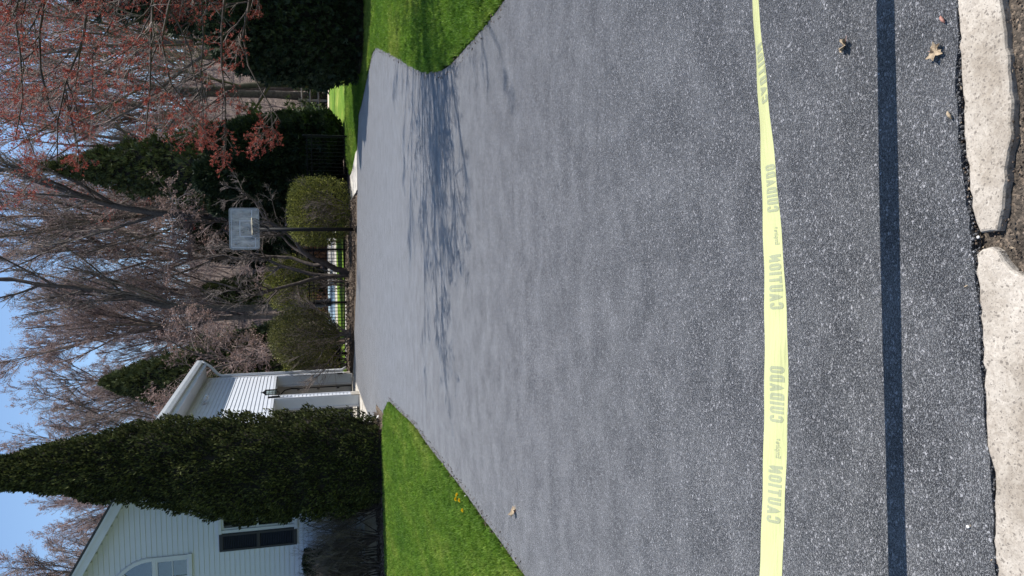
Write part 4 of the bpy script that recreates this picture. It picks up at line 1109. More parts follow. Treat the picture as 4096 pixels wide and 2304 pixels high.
TALL = [dict(n=20, t0=0.22, t1=0.97, ang=0.62, av=0.14, lf=0.50, K=8, w=0.05, g=0.05, r=0.06, up=0.35),
        dict(n=9, t0=0.18, ang=0.6, av=0.2, lf=0.48, K=5, w=0.08, g=0.04, r=0.03, up=0.25),
        dict(n=7, t0=0.1, ang=0.6, av=0.2, lf=0.55, K=4, w=0.1, g=0.03, r=0.013, up=0.15),
        dict(n=10, t0=0.08, ang=0.6, av=0.28, lf=0.66, K=3, w=0.12, g=0.02, r=0.0065, up=0.1)]
def make_tree(name, label, loc, seed, h, spec, tr, twigm, budm=None, bud_n=1, bud_size=0.05, lean=(0, 0), rz=0.0, group=None, trunkm=None, first=None, rfirst=None, thick=2, budstar=False, trunk_name='trunk'):
    lv, rng = bare_tree_mesh(seed, h, spec, tr, lean=lean, first=first, rfirst=rfirst)
    root = thing(name, label, 'tree', loc, rz, group)
    V, F = join([tubes(P, R, 8 if i == 0 else 5) for i, (P, R) in enumerate(lv[:thick])])
    mesh_obj(trunk_name, V, F, trunkm or M['bark2'], root, smooth=True)
    V, F = join([tubes(P, R, 3) for P, R in lv[thick:]])
    mesh_obj('twigs', V, F, twigm, root)
    if budm:
        P = lv[-1][0]
        ends = np.concatenate([P[:, -1], P[:, P.shape[1]//2]]) if bud_n > 1 else P[:, -1]
        d = unit(rng.normal(size=ends.shape)+np.array([0, 0, 0.4]))
        tv, tf = (STAR_V, STAR_F) if budstar else (LEAF_V, LEAF_F)
        V, F = scatter(tv, tf, ends, d, bud_size*(0.5+rng.random(len(ends))), rng)
        mesh_obj('buds', V, F, budm, root)
    return root

GT = 'bare trees on the wooded slope behind the garden'
tA = make_tree('bare_tree', 'tall bare tree on the wooded slope, above and left of the basketball hoop', (-1.2, 42.0, 0.0), 31, 15.0, TALL, 0.17, M['twig'], M['bud'], 2, 0.05, (0.06, 0), 0, GT)
tB = make_tree('bare_tree', 'bare tree with pinkish buds on the slope, behind the hoop', (2.0, 47.0, 0.0), 33, 15.5, TALL, 0.19, M['twig'], M['bud'], 2, 0.05, (-0.03, 0), 0, GT)
tC = make_tree('bare_tree', 'bare tree rising behind the garage roof on the wooded slope', (-7.0, 41.0, 0.0), 35, 13.5, TALL, 0.16, M['twig_grey'], M['bud'], 2, 0.045, (0.05, 0), 0, GT)
spots = [(tA, 5.5, 50, 2.0, 1.02), (tB, -3.5, 52, 1.0, 0.98), (tA, 8.8, 46, 3.9, 1.0), (tC, -4.3, 46, 2.4, 1.06), (tB, -9.5, 49, 4.1, 0.88), (tC, -11.5, 36, 1.2, 0.9),
         (tB, 12.5, 50, 5.0, 1.05), (tA, 1.0, 58, 0.7, 0.85), (tC, 4.2, 42, 3.0, 1.2), (tB, 9.5, 60, 2.9, 1.05), (tA, -7.5, 58, 5.5, 0.95), (tC, 10.8, 40, 4.6, 1.15), (tA, 15.5, 44, 1.9, 1.05),
         (tC, -14.5, 44, 5.7, 1.0), (tB, -13, 58, 3.3, 1.0), (tC, 0.2, 50, 0.3, 1.0), (tC, 7.0, 66, 2.2, 1.1), (tA, -6, -17, 1.0, 0.9), (tB, 3, -19, 2.0, 0.95), (tC, 10, -16, 3.0, 1.0), (tB, -14, -18, 4.0, 0.9), (tA, 18, -18, 5.0, 0.9), (tB, 3.5, 68, 1.5, 0.8), (tA, -1.5, 68, 4.4, 0.78)]
labs = ['bare tree on the slope behind the tip of the olive spruce', 'bare tree on the slope left of the forked leaning tree', 'bare tree on the slope behind the red maple crown, right of the olive spruce',
        'bare tree just behind the dark spruce at the garage roof', 'bare tree seen over the garage roof, left of the tall arborvitae', 'bare tree near the house gable, left of the tall arborvitae',
        'bare tree on the slope at the far right behind the rail fence', 'distant bare tree deep in the woods behind the hoop', 'bare tree behind the dark conifer screen, right of the hoop', 'distant bare tree deep in the woods above the olive spruce',
        'distant bare tree deep in the woods behind the garage', 'bare tree close behind the wooden rail fence', 'bare tree at the extreme right edge of the woods', 'bare tree behind the house gable peak', 'distant bare tree behind the house gable peak',
        'bare tree on the slope directly behind the hoop backboard', 'farthest bare tree of the woods, toward the right', 'bare tree across the street, mirrored in the arched gable window', 'bare tree across the street, straight behind the kerb stones', 'bare tree across the street, to the right of the kerb', 'bare tree across the street, leftmost of the row', 'bare tree across the street, rightmost of the row', 'farthest bare tree of the woods, near the middle', 'farthest bare tree of the woods, left of the middle']
for (p, x, y, rz, s), lb in zip(spots, labs):
    dup(p, (x, y, hill_z(x, y)-0.1), rz, lb, s, GT)

# the far wood: saplings and brush on the slope too dense to tell apart
rng = np.random.default_rng(77)
n = 620
fx = -38+76*rng.random(n); fy = 50+42*rng.random(n)
st = np.stack([fx, fy, [hill_z(a_, b_)-0.1 for a_, b_ in zip(fx, fy)]], 1)
d = np.concatenate([rng.normal(size=(n, 2))*0.10, np.ones((n, 1))], 1)
P = polyline(st, d, 3.5+6.5*rng.random(n), 7, rng, 0.05, 0.03); R_ = (0.04+0.05*rng.random(n))[:, None]*np.linspace(1, 0.2, 7)
P1, R1 = children(P, R_, 11, 0.12, 1.0, 0.6, 0.2, 0.34, 4, 0.1, 0.05, 0.022, 0.3, rng)
P2, R2 = children(P1, R1, 2, 0.1, 1.0, 0.6, 0.2, 0.7, 2, 0.12, 0.03, 0.018, 0.1, rng)
V, F = join([tubes(P, R_, 3), tubes(P1, R1, 3), tubes(P2, R2, 3)])
o = mesh_obj('far_woods', V, F, M['twig']); o['kind'] = 'stuff'

# leaning near trunks that stand out from the haze of twigs
first = resample([(0, 0, 0), (0.1, 0, 3), (0.25, 0, 5.5), (0.5, 0, 7.2), (0.65, 0, 8.1), (1.0, 0, 9.0), (1.3, 0, 10.0), (1.8, 0, 11.2), (2.4, 0.1, 13.2)], 14)[None]
make_tree('leaning_tree', 'dark-trunked bare tree leaning right, its thick trunk crossing the twigs above the hoop', (2.7, 32.0, 0), 41, 13, [dict(TALL[0], n=13, t0=0.4, lf=0.35), TALL[1], dict(TALL[2], n=6), dict(TALL[3], n=4)], 0.2, M['twig_grey'], M['bud'], 1, 0.05, trunkm=M['bark'], first=first, rfirst=(0.20*np.linspace(1, 0.25, 14))[None])
first = resample([(0, 0, 0), (-0.2, 0, 3), (-0.1, 0, 6), (0.05, 0, 7.7), (0.6, 0, 9.3), (1.0, 0, 11.4), (1.15, 0, 13.0), (1.5, 0, 14.2), (1.3, 0, 16.5)], 14)[None]
make_tree('leaning_tree', 'bare tree with dark curving trunk, left of the leaning one above the hoop', (-0.5, 40.0, 0), 43, 15, [dict(TALL[0], n=14, t0=0.4, lf=0.35), TALL[1], dict(TALL[2], n=6), dict(TALL[3], n=5)], 0.2, M['twig_grey'], M['bud'], 1, 0.05, trunkm=M['bark'], first=first, rfirst=(0.19*np.linspace(1, 0.3, 14))[None])
MB_ = MB(); MB_.tube([(0, 0, -0.2), (0.1, 0, 2.5), (0.0, 0, 6.0), (0.2, 0, 9.0)], [0.24, 0.2, 0.16, 0.1], 10)
bt = thing('straight_tree', 'dark straight trunk standing right behind the wooden rails at the back of the right lawn', 'tree', (9.9, 41.6, 0)); MB_.build('trunk', M['bark'], bt, True)

# copper twigged weeping tree behind the garage corner
WEEP = [dict(n=16, t0=0.3, ang=0.9, av=0.2, lf=0.75, K=9, w=0.08, g=-0.10, r=0.04, up=0.3), dict(n=10, t0=0.2, ang=0.5, lf=0.5, K=5, w=0.1, g=-0.13, r=0.014, up=0.0),
        dict(n=8, t0=0.1, ang=0.5, lf=0.6, K=4, w=0.1, g=-0.12, r=0.008, up=0.0), dict(n=4, t0=0.1, ang=0.5, lf=0.6, K=2, w=0.1, g=-0.05, r=0.006, up=0.0)]
make_tree('weeping_tree', 'low weeping tree with copper brown twigs between the garage corner and the bare tree', (-1.75, 28.6, 0), 47, 5.6, WEEP, 0.09, M['twig'], M['copper'], 2, 0.055)
make_tree('weeping_tree', 'copper twigged tree behind the hoop backboard, in front of the dark conifers', (2.2, 31.5, 0), 48, 6.4, WEEP, 0.1, M['twig'], M['copper'], 2, 0.055)

# multi-stemmed bare tree at the end of the driveway
base = np.array([0.60, 25.2, 0.0])
KS = 12
fs = []; rs = []
for key, r0 in (('stemA', 0.10), ('stemB', 0.075), ('stemC', 0.065), ('stemD', 0.06), ('stemE', 0.05)):
    fs.append(resample([np.array(p)-base for p in DATA[key]], KS)); rs.append(r0*np.linspace(1, 0.22, KS))
rngj = np.random.default_rng(4)
fs = np.array(fs); fs[:, 1:-1] += rngj.normal(size=fs[:, 1:-1].shape)*0.018
MULTI = [dict(n=11, t0=0.38, ang=0.75, av=0.25, lf=0.38, K=7, w=0.13, g=0.03, r=0.028, up=0.25), dict(n=7, t0=0.15, ang=0.7, lf=0.5, K=5, w=0.16, g=0.02, r=0.011, up=0.1),
         dict(n=6, t0=0.1, ang=0.7, lf=0.55, K=4, w=0.16, g=0.0, r=0.006, up=0.05), dict(n=2, t0=0.2, ang=0.7, lf=0.6, K=2, w=0.15, g=0.0, r=0.004, up=0.0)]
make_tree('multi_stem_tree', 'bare grey tree with several leaning stems from one base, left of the hoop', tuple(base), 51, 4, MULTI, 0.1, M['twig_grey'], None, trunkm=M['bark'], first=fs, rfirst=np.array(rs), thick=2, trunk_name='stems')
# little bare multi-stem bush and foundation shrubs
def bare_bush(label, loc, seed, h, nst, spread, m, n1=9, r=0.012, n2=6):
    rng = np.random.default_rng(seed)
    root = thing('bare_shrub', label, 'shrub', loc, 0, 'leafless shrubs')
    st = np.zeros((nst, 3)); st[:, :2] = rng.normal(size=(nst, 2))*0.05
    d = np.concatenate([rng.normal(size=(nst, 2))*spread, np.ones((nst, 1))], 1)
    P = polyline(st, d, h*(0.75+0.4*rng.random(nst)), 8, rng, 0.10, 0.06); R = np.full((nst, 1), r)*np.linspace(1, 0.3, 8)
    P1, R1 = children(P, R, n1, 0.25, 1.0, 0.6, 0.2, 0.45, 5, 0.14, 0.05, r*0.5, 0.2, rng)
    P2, R2 = children(P1, R1, n2, 0.2, 1.0, 0.6, 0.2, 0.5, 3, 0.14, 0.03, r*0.3, 0.1, rng)
    V, F = join([tubes(P, R, 5)]); mesh_obj('stems', V, F, m, root)
    V, F = join([tubes(P1, R1, 3), tubes(P2, R2, 3)]); mesh_obj('twigs', V, F, M['twig_grey'], root)
bare_bush('small leafless bush with straight fanning stems at the foot of the multi-stemmed tree', (0.25, 25.5, 0), 61, 1.25, 16, 0.35, M['bark'], 5, 0.012, 3)
bl = ['leafless dark shrub against the house wall, nearest the tall arborvitae', 'leafless dark shrub under the ground floor window', 'leafless dark shrub below the dark shutter', 'leafless dark shrub at the left edge of the house wall']
for k, (x, y, h) in enumerate(((-4.55, 16.85, 1.35), (-5.15, 16.9, 1.45), (-5.75, 16.85, 1.5), (-6.35, 16.9, 1.6))):
    bare_bush(bl[k], (x, y, 0), 70+k, h, 26, 0.30, M['bark'], 13, 0.014, 9)
# low hedge tops in shade at the house
for k, (x, lb) in enumerate(((-5.85, 'low dark clipped hedge plant against the house, below the dark shutter'), (-6.7, 'low dark clipped hedge plant against the house, at the left edge'))):
    rng = np.random.default_rng(80+k); root = thing('hedge_plant', lb, 'shrub', (x, 17.25, 0), 0, 'low hedge plants by the house wall')
    n = 5200; pos = np.stack([(rng.random(n)-0.5)*0.85, (rng.random(n)-0.5)*0.34, 1.56-0.42*rng.random(n)**1.5], 1)
    pos[:, 2] += 0.03*np.sin(pos[:, 0]*9)+0.02*rng.normal(size=n)
    V, F = scatter(LEAF_V, LEAF_F, pos, rng.normal(size=(n, 3))+np.array([0, -0.3, 0.5]), 0.05*(0.6+rng.random(n)), rng)
    mesh_obj('leaves', V, F, M['spruce'], root)
    st = np.zeros((26, 3)); st[:, 0] = (rng.random(26)-0.5)*0.8; st[:, 1] = (rng.random(26)-0.5)*0.2
    P = polyline(st, np.tile([0, 0, 1.0], (26, 1)), np.full(26, 1.35), 5, rng, 0.09, 0.1); R = np.full((26, 5), 0.008)
    V, F = tubes(P, R, 4); mesh_obj('stems', V, F, M['bark'], root)

# green bush and rust leaves at the back of the right lawn
def leafy(label, loc, rx, ry, h, n, size, m, seed, cat='shrub', name='leafy_bush'):
    rng = np.random.default_rng(seed); root = thing(name, label, cat, loc)
    v = unit(rng.normal(size=(n, 3))); v[:, 2] = np.abs(v[:, 2])
    s = rng.random(n)**0.45
    l = np.array([1+0.5*mnoise.noise(Vector(q)*2.2) for q in v])
    pos = v*(s*l)[:, None]*np.array([rx, ry, h])
    V, F = scatter(LEAF_V, LEAF_F, pos, v+rng.normal(size=v.shape)*0.8, size*(0.5+rng.random(n)), rng)
    mesh_obj('leaves', V, F, m, root)
    B = 12; st = np.zeros((B, 3)); d = np.concatenate([rng.normal(size=(B, 2))*0.6, np.ones((B, 1))], 1)
    P = polyline(st, d, np.full(B, h*1.05), 6, rng, 0.12, 0.0); R = np.full((B, 1), 0.022)*np.linspace(1, 0.3, 6)
    P1, R1 = children(P, R, 8, 0.2, 1, 0.7, 0.2, 0.5, 4, 0.12, 0, 0.01, 0.1, rng)
    V, F = join([tubes(P, R, 4), tubes(P1, R1, 3)]); mesh_obj('stems', V, F, M['twig_grey'], root)
leafy('loose light green bush beside the dark conifers at the back of the right lawn', (6.9, 38.6, 0), 1.7, 1.0, 2.6, 7000, 0.10, M['bushleaf'], 91)
leafy('low green undergrowth bush below the wooden rails', (9.3, 41.9, 0), 2.0, 0.8, 1.5, 5000, 0.10, M['bushleaf'], 92)
leafy('low green undergrowth bush right of the dark trunk at the wooden rails', (11.8, 41.5, 0), 1.8, 0.8, 1.3, 3500, 0.10, M['bushleaf'], 93)
leafy('rust brown leafy bush beyond the pool deck, left of the hoop pole', (2.6, 44.5, 0), 1.1, 0.7, 1.5, 2600, 0.09, M['rust'], 94)
leafy('rust brown leafy bush beyond the pool, behind the picket fence', (-0.9, 45.0, 0), 1.3, 0.7, 1.8, 2600, 0.09, M['rust'], 95)

# ---------------------------------------------------------------- the red-blossomed maple at the right
mb0 = np.array([6.2, 10.1, 0.0])
nst = 12
rngm = np.random.default_rng(101)
fs = [resample([(0, 0, -0.1), (0.02, 0, 0.9), (-0.05, 0.03, 2.2), (-0.1, 0.05, 4.0), (0.0, 0.1, 6.0), (0.1, 0.1, 8.0)], KS)]
rs = [0.15*np.linspace(1, 0.12, KS)]
for k in range(nst):
    a = 2*math.pi*k/nst+0.3; sp = 1.0+0.35*((k*7) % 3)/2
    z0 = 0.8+0.25*(k % 3)
    ux, uy = math.cos(a), math.sin(a)
    fs.append(resample([(0, 0, z0), (ux*0.25*sp, uy*0.25*sp, z0+0.7), (ux*0.8*sp, uy*0.8*sp, z0+1.9), (ux*1.45*sp, uy*1.45*sp, z0+3.4), (ux*2.1*sp, uy*2.1*sp, z0+4.8), (ux*2.6*sp, uy*2.6*sp, z0+6.0)], KS)); rs.append(0.055*np.linspace(1, 0.15, KS))
fs = [q*np.array([1.0, 1.0, 0.86]) for q in fs]
# long side limbs that reach into view
for lp in DATA['limbs']:
    q = [np.array(p)-mb0 for p in lp]
    z0 = max(0.9, q[0][2]-1.1)
    q = [np.array([-0.02, 0.0, z0]), np.array([(q[0][0])*0.45, q[0][1]*0.5, (z0+q[0][2])/2+0.25])] + q
    fs.append(resample(q, KS)); rs.append(0.036*np.linspace(1, 0.16, KS))
fs = np.array(fs); fs[:, 2:-1] += rngm.normal(size=fs[:, 2:-1].shape)*0.03
RED = [dict(n=12, t0=0.25, ang=0.62, av=0.22, lf=0.26, K=7, w=0.12, g=0.04, r=0.016, up=0.15), dict(n=7, t0=0.12, ang=0.65, lf=0.58, K=5, w=0.14, g=0.03, r=0.008, up=0.1),
       dict(n=6, t0=0.1, ang=0.65, lf=0.55, K=4, w=0.15, g=0.03, r=0.0042, up=0.1)]
make_tree('red_maple', 'red maple in blossom, its long limbs reaching in from the right edge over the lawn', tuple(mb0), 103, 8, RED, 0.1, M['twig_grey'], M['redbud'], 2, 0.024, trunkm=M['bark'], first=fs, rfirst=np.array(rs), thick=2, budstar=True)
RED2 = [dict(n=20, t0=0.2, ang=0.8, av=0.2, lf=0.62, K=8, w=0.08, g=0.02, r=0.05, up=0.2), dict(n=9, t0=0.15, ang=0.65, lf=0.5, K=5, w=0.12, g=0.02, r=0.016, up=0.1),
        dict(n=7, t0=0.1, ang=0.65, lf=0.55, K=4, w=0.14, g=0.02, r=0.008, up=0.1), dict(n=4, t0=0.1, ang=0.65, lf=0.6, K=3, w=0.14, g=0.02, r=0.005, up=0.1)]
r2 = make_tree('red_maple', 'red-budded maple farther back, its haze of red twigs left of the near blossoming limbs', (7.6, 25.5, 0), 105, 9.5, RED2, 0.14, M['twig'], M['redbud'], 1, 0.062, group='red maples behind the right lawn')
dup(r2, (8.3, 32.5, 0), 2.2, 'red-budded maple behind the tall pointed evergreen at the right', 1.15, 'red maples behind the right lawn')
dup(r2, (6.4, 39.3, 0), 4.1, 'red-budded maple standing behind the olive spruce and the dark conifer screen', 1.4, 'red maples behind the right lawn')

# ---------------------------------------------------------------- grass
def tuft_mesh(name, seed, nb, h, w):
    rng = random.Random(seed); V = []; F = []
    for k in range(nb):
        a = rng.random()*6.283; r = rng.random()*0.022; x, y = math.cos(a)*r, math.sin(a)*r
        b = rng.random()*6.283; hh = h*(0.55+0.6*rng.random()); ln = hh*(0.2+0.6*rng.random()); ld = rng.random()*6.283
        dx, dy = math.cos(b)*w, math.sin(b)*w
        i = len(V)
        mx, my = x+math.cos(ld)*ln*0.35, y+math.sin(ld)*ln*0.35
        V += [(x-dx, y-dy, -0.004), (x+dx, y+dy, -0.004), (mx+dx*0.8, my+dy*0.8, hh*0.6), (mx-dx*0.8, my-dy*0.8, hh*0.6), (x+math.cos(ld)*ln, y+math.sin(ld)*ln, hh)]
        F += [(i, i+1, i+2, i+3), (i+3, i+2, i+4)]
    me = bpy.data.meshes.new(name); me.from_pydata(V, [], F); me.materials.append(M['blade'])
    return me
def grass(name, polys, dens_f, seed, tufts, edge=None, edge_shift=0.0):
    """individual tufts, joined into one ground-cover object through vertex instancing in geometry nodes"""
    rng = np.random.default_rng(seed)
    pts = []
    for poly in polys:
        poly = np.array(poly); x0, y0 = poly.min(0); x1, y1 = poly.max(0)
        n = int((x1-x0)*(y1-y0)*dens_f[0])
        q = np.stack([x0+(x1-x0)*rng.random(n), y0+(y1-y0)*rng.random(n)], 1)
        ins = np.zeros(n, bool); j = len(poly)-1
        for i in range(len(poly)):
            xi, yi = poly[i]; xj, yj = poly[j]
            c = ((yi > q[:, 1]) != (yj > q[:, 1])) & (q[:, 0] < (xj-xi)*(q[:, 1]-yi)/(yj-yi+1e-12)+xi)
            ins ^= c; j = i
        q = q[ins]
        d2 = np.hypot(q[:, 0], q[:, 1])
        q = q[rng.random(len(q)) < np.clip(dens_f[1]/d2, 0.15, 1)]
        pts.append(q)
    if edge is not None:
        e = np.array(edge, float); sl = np.linalg.norm(np.diff(e, axis=0), axis=1); cs = np.concatenate([[0], np.cumsum(sl)])
        n = int(cs[-1]*130); t = rng.random(n)*cs[-1]
        eq = np.stack([np.interp(t, cs, e[:, 0]), np.interp(t, cs, e[:, 1])], 1)
        cl = np.array([mnoise.noise(Vector((a_*4, b_*4, seed))) for a_, b_ in eq])
        eq = eq[cl > -0.15] + rng.normal(size=(int((cl > -0.15).sum()), 2))*0.011 + np.array([edge_shift, 0.0])
        pts.append(eq)
    q = np.concatenate(pts)
    V = np.concatenate([q, np.full((len(q), 1), 0.006)], 1)
    me = bpy.data.meshes.new(name); me.vertices.add(len(V)); me.vertices.foreach_set('co', V.astype(np.float32).ravel()); me.update()
    o = bpy.data.objects.new(name, me); COL.objects.link(o); o['kind'] = 'stuff'
    ng = bpy.data.node_groups.new('tufts', 'GeometryNodeTree')
    ng.interface.new_socket('Geometry', in_out='INPUT', socket_type='NodeSocketGeometry'); ng.interface.new_socket('Geometry', in_out='OUTPUT', socket_type='NodeSocketGeometry')
    gi = ng.nodes.new('NodeGroupInput'); go = ng.nodes.new('NodeGroupOutput')
    iop = ng.nodes.new('GeometryNodeInstanceOnPoints')
    ng.links.new(gi.outputs[0], iop.inputs['Points'])
    jn = ng.nodes.new('GeometryNodeJoinGeometry')
    for t in tufts:
        oi = ng.nodes.new('GeometryNodeObjectInfo'); oi.inputs['Object'].default_value = t; oi.inputs['As Instance'].default_value = True
        ng.links.new(oi.outputs['Geometry'], jn.inputs[0])
    ng.links.new(jn.outputs[0], iop.inputs['Instance']); iop.inputs['Pick Instance'].default_value = True
    rv = ng.nodes.new('FunctionNodeRandomValue'); rv.data_type = 'FLOAT_VECTOR'; rv.inputs[0].default_value = (-0.25, -0.25, 0); rv.inputs[1].default_value = (0.25, 0.25, 6.283)
    ng.links.new(rv.outputs[0], iop.inputs['Rotation'])
    rs_ = ng.nodes.new('FunctionNodeRandomValue'); rs_.data_type = 'FLOAT'; rs_.inputs[2].default_value = 0.6; rs_.inputs[3].default_value = 1.35
    ng.links.new(rs_.outputs[1], iop.inputs['Scale'])
    ng.links.new(iop.outputs[0], go.inputs[0])
    md = o.modifiers.new('tufts', 'NODES'); md.node_group = ng
    return o
tufts = []
for k in range(4):
    t = bpy.data.objects.new('grass_tuft', tuft_mesh('grass_tuft', 200+k, 11, 0.042, 0.0024)); COL.objects.link(t); t.location = (-9.0-0.3*k, 3.0, 0.006); t['kind'] = 'stuff'; tufts.append(t)
gl_poly = [(-7.2, 5.0), (-2.25, 5.0)] + [(p[0]-0.03, p[1]) for p in LEFT[:12]] + [(-2.2, 15.2), (-2.36, 15.72), (-3.09, 16.17), (-7.2, 16.05)]
gr_poly = [(9.0, 5.0), (9.0, 25.5), (4.15, 25.7), (3.5, 24.25), (3.5, 23.2), (3.76, 21.9)] + rightEdge + [(2.3, 5.0)]
grass('lawn_grass', [gl_poly], (1500, 9.0), 301, tufts, LEFT[:12], -0.03)
grass('lawn_grass', [gr_poly], (1300, 8.0), 302, tufts, FAR[9:], 0.03)

# ---------------------------------------------------------------- dandelions and small things by the lawn edge
dl = ['yellow dandelion in the left lawn, nearest the asphalt edge and third from the camera', 'yellow dandelion set back from the asphalt edge, leftmost of the upper three', 'yellow dandelion beside the asphalt edge, just in front of the white pebble', 'single yellow dandelion nearest the camera, apart from the other three']
for k, (x, y) in enumerate(DATA['dand']):
    t = thing('dandelion', dl[k], 'flower', (x, y, 0.0), 0, 'dandelions at the lawn edge')
    mb = MB(); mb.tube([(0, 0, 0), (0.004, 0, 0.03), (0.006, 0, 0.055)], 0.003, 5); mb.build('stem', M['stem'], t)
    rng = np.random.default_rng(400+k); n = 60
    a = rng.random(n)*2*math.pi; el = rng.random(n)
    d = np.stack([np.cos(a)*(1-el*0.8), np.sin(a)*(1-el*0.8), 0.25+el], 1)
    V, F = scatter([(0,0,0),(0.2,0,0.5),(0.1,0,1),(-0.1,0,1),(-0.2,0,0.5)], [(0,1,2,3,4)], np.tile([0.006, 0, 0.055], (n, 1)), d, np.full(n, 0.024), rng)
    mesh_obj('petals', V, F, M['yellow'], t)
def stone(name, label, loc, s, m, seed, cat='stone', group=None, parent=None, flat=0.6):
    rng = random.Random(seed); V = []; F = []
    nU, nV = 8, 5
    for j in range(nV+1):
        ph = math.pi*j/nV
        for i in range(nU):
            th = 2*math.pi*i/nU; q = Vector((math.sin(ph)*math.cos(th), math.sin(ph)*math.sin(th), math.cos(ph)))
            r = s*(1+0.35*mnoise.noise(q*1.7+Vector((seed, 0, 0))))
            V.append((q.x*r*1.2, q.y*r, q.z*r*flat))
    for j in range(nV):
        for i in range(nU):
            i2 = (i+1) % nU; F.append((j*nU+i, (j+1)*nU+i, (j+1)*nU+i2, j*nU+i2))
    o = mesh_obj(name, V, F, m, smooth=True); o.location = loc; o.rotation_euler = (0, 0, rng.random()*6)
    return tag(o, label, cat, group)
stone('pebble', 'white pebble at the lawn edge beside the dandelions', (DATA['peb'][0][0], DATA['peb'][0][1], 0.012), 0.017, M['pebble'], 3)
stone('pebble', 'tiny white pebble lying on the asphalt near the kerb', (DATA['peb'][1][0], DATA['peb'][1][1], 0.003), 0.0042, M['pebble'], 4)
stone('pebble', 'tiny pale pebble in the crack between asphalt and the tapered kerb stone', (0.098, 1.578, -0.008), 0.004, M['pebble'], 6)
ebl = ['reddish edging brick at the foot of the arborvitae, nearest the driveway', 'reddish edging brick at the foot of the arborvitae, second from the driveway', 'reddish edging brick at the foot of the arborvitae, farthest from the driveway']
for k in range(3):
    o = MB().box(-0.10, 0.10, -0.05, 0.05, 0, 0.065).build('edging_brick', M['brick'], None, False, 0.006); o.location = (-2.84-0.23*k, 16.55-0.10*k, -0.01); o.rotation_euler = (0, 0, 0.5+0.1*k); tag(o, ebl[k], 'brick', 'edging bricks by the bed')
stone('bed_stone', 'small white stone where the bed meets the driveway below the arborvitae', (-2.66, 16.78, 0.03), 0.065, M['pebble'], 8)

# mulch chips and twigs, and grit along the kerb
rng = np.random.default_rng(501)
n = 16000
pos = np.stack([-2.5+5.1*rng.random(n), 22+5*rng.random(n), np.zeros(n)], 1)
fe = np.array([far_edge(v) for v in pos[:, 0]]); pos[:, 1] = fe + 0.03 + (27.0-fe)*rng.random(n)**1.6
pos[:, 2] = 0.03+0.05*rng.random(n)
V, F = scatter([(-0.3,0,0),(0,0.04,-0.6),(0.3,0,0),(0,0.04,0.6)], LEAF_F, pos, np.concatenate([rng.normal(size=(n, 2)), 0.4*rng.normal(size=(n, 1))], 1), 0.035*(0.5+rng.random(n)), rng)
o = mesh_obj('mulch_chips', V, F, M['chip']); o['kind'] = 'stuff'
n = 7000
pos = np.stack([-7.5+4.9*rng.random(n), 16.2+1.3*rng.random(n), 0.02+0.05*rng.random(n)], 1)
V, F = scatter([(-0.3,0,0),(0,0.04,-0.6),(0.3,0,0),(0,0.04,0.6)], LEAF_F, pos, np.concatenate([rng.normal(size=(n, 2)), 0.4*rng.normal(size=(n, 1))], 1), 0.035*(0.5+rng.random(n)), rng)
o = mesh_obj('mulch_chips', V, F, M['chip']); o['kind'] = 'stuff'
n = 11000
pos = np.stack([-1.2+2.6*rng.random(n), 1.18+0.46*rng.random(n), np.zeros(n)], 1)
def in_poly(q, poly):
    poly = np.array(poly); ins = np.zeros(len(q), bool); j = len(poly)-1
    for i in range(len(poly)):
        xi, yi = poly[i]; xj, yj = poly[j]
        ins ^= ((yi > q[:, 1]) != (yj > q[:, 1])) & (q[:, 0] < (xj-xi)*(q[:, 1]-yi)/(yj-yi+1e-12)+xi); j = i
    return ins
ok = ~(in_poly(pos[:, :2], DATA['slab1']) | in_poly(pos[:, :2], DATA['slab2']))
pos = pos[ok]; pos[:, 2] = -0.016+0.012*rng.random(len(pos))
GR_V = [(-0.5,-0.4,-0.3),(0.5,-0.35,-0.3),(0.4,0.5,-0.3),(-0.45,0.4,-0.3),(-0.2,-0.2,0.4),(0.3,-0.1,0.35),(0.1,0.3,0.45),(-0.25,0.2,0.3)]
GR_F = [(0,3,2,1),(4,5,6,7),(0,1,5,4),(1,2,6,5),(2,3,7,6),(3,0,4,7)]
V, F = scatter(GR_V, GR_F, pos, rng.normal(size=(len(pos), 3)), 0.0035*(0.5+1.6*rng.random(len(pos))**3), rng)
o = mesh_obj('street_grit', V, F, M['chip']); o['kind'] = 'stuff'

n = 240
pos = np.stack([-1.0+2.2*rng.random(n), 1.22+0.42*rng.random(n)**0.7, np.zeros(n)], 1)
ok = ~(in_poly(pos[:, :2], DATA['slab1']) | in_poly(pos[:, :2], DATA['slab2'])); pos = pos[ok]; pos[:, 2] = -0.004+0.005*rng.random(len(pos))
V, F = scatter([(-0.35,0,0),(0,0.1,-0.7),(0.35,0,0),(0,0.06,0.8)], LEAF_F, pos, np.concatenate([rng.normal(size=(len(pos), 2)), 0.25*rng.normal(size=(len(pos), 1))], 1), 0.007*(0.4+1.2*rng.random(len(pos))), rng)
o = mesh_obj('leaf_fragments', V, F, M['deadleaf']); o['kind'] = 'stuff'
n = 900      # crumbs of sealer and grit along the crack between asphalt and kerb
xx = -0.85+1.6*rng.random(n); ne = np.array(sorted([tuple(p) for p in NEAR])); yy = np.interp(xx, ne[:, 0], ne[:, 1]) - 0.012*rng.random(n)+0.004
V, F = scatter(GR_V, GR_F, np.stack([xx, yy, -0.02+0.018*rng.random(n)], 1), rng.normal(size=(n, 3)), 0.006*(0.4+1.2*rng.random(n)), rng)
o = mesh_obj('crack_crumbs', V, F, M['asphalt']); o['kind'] = 'stuff'

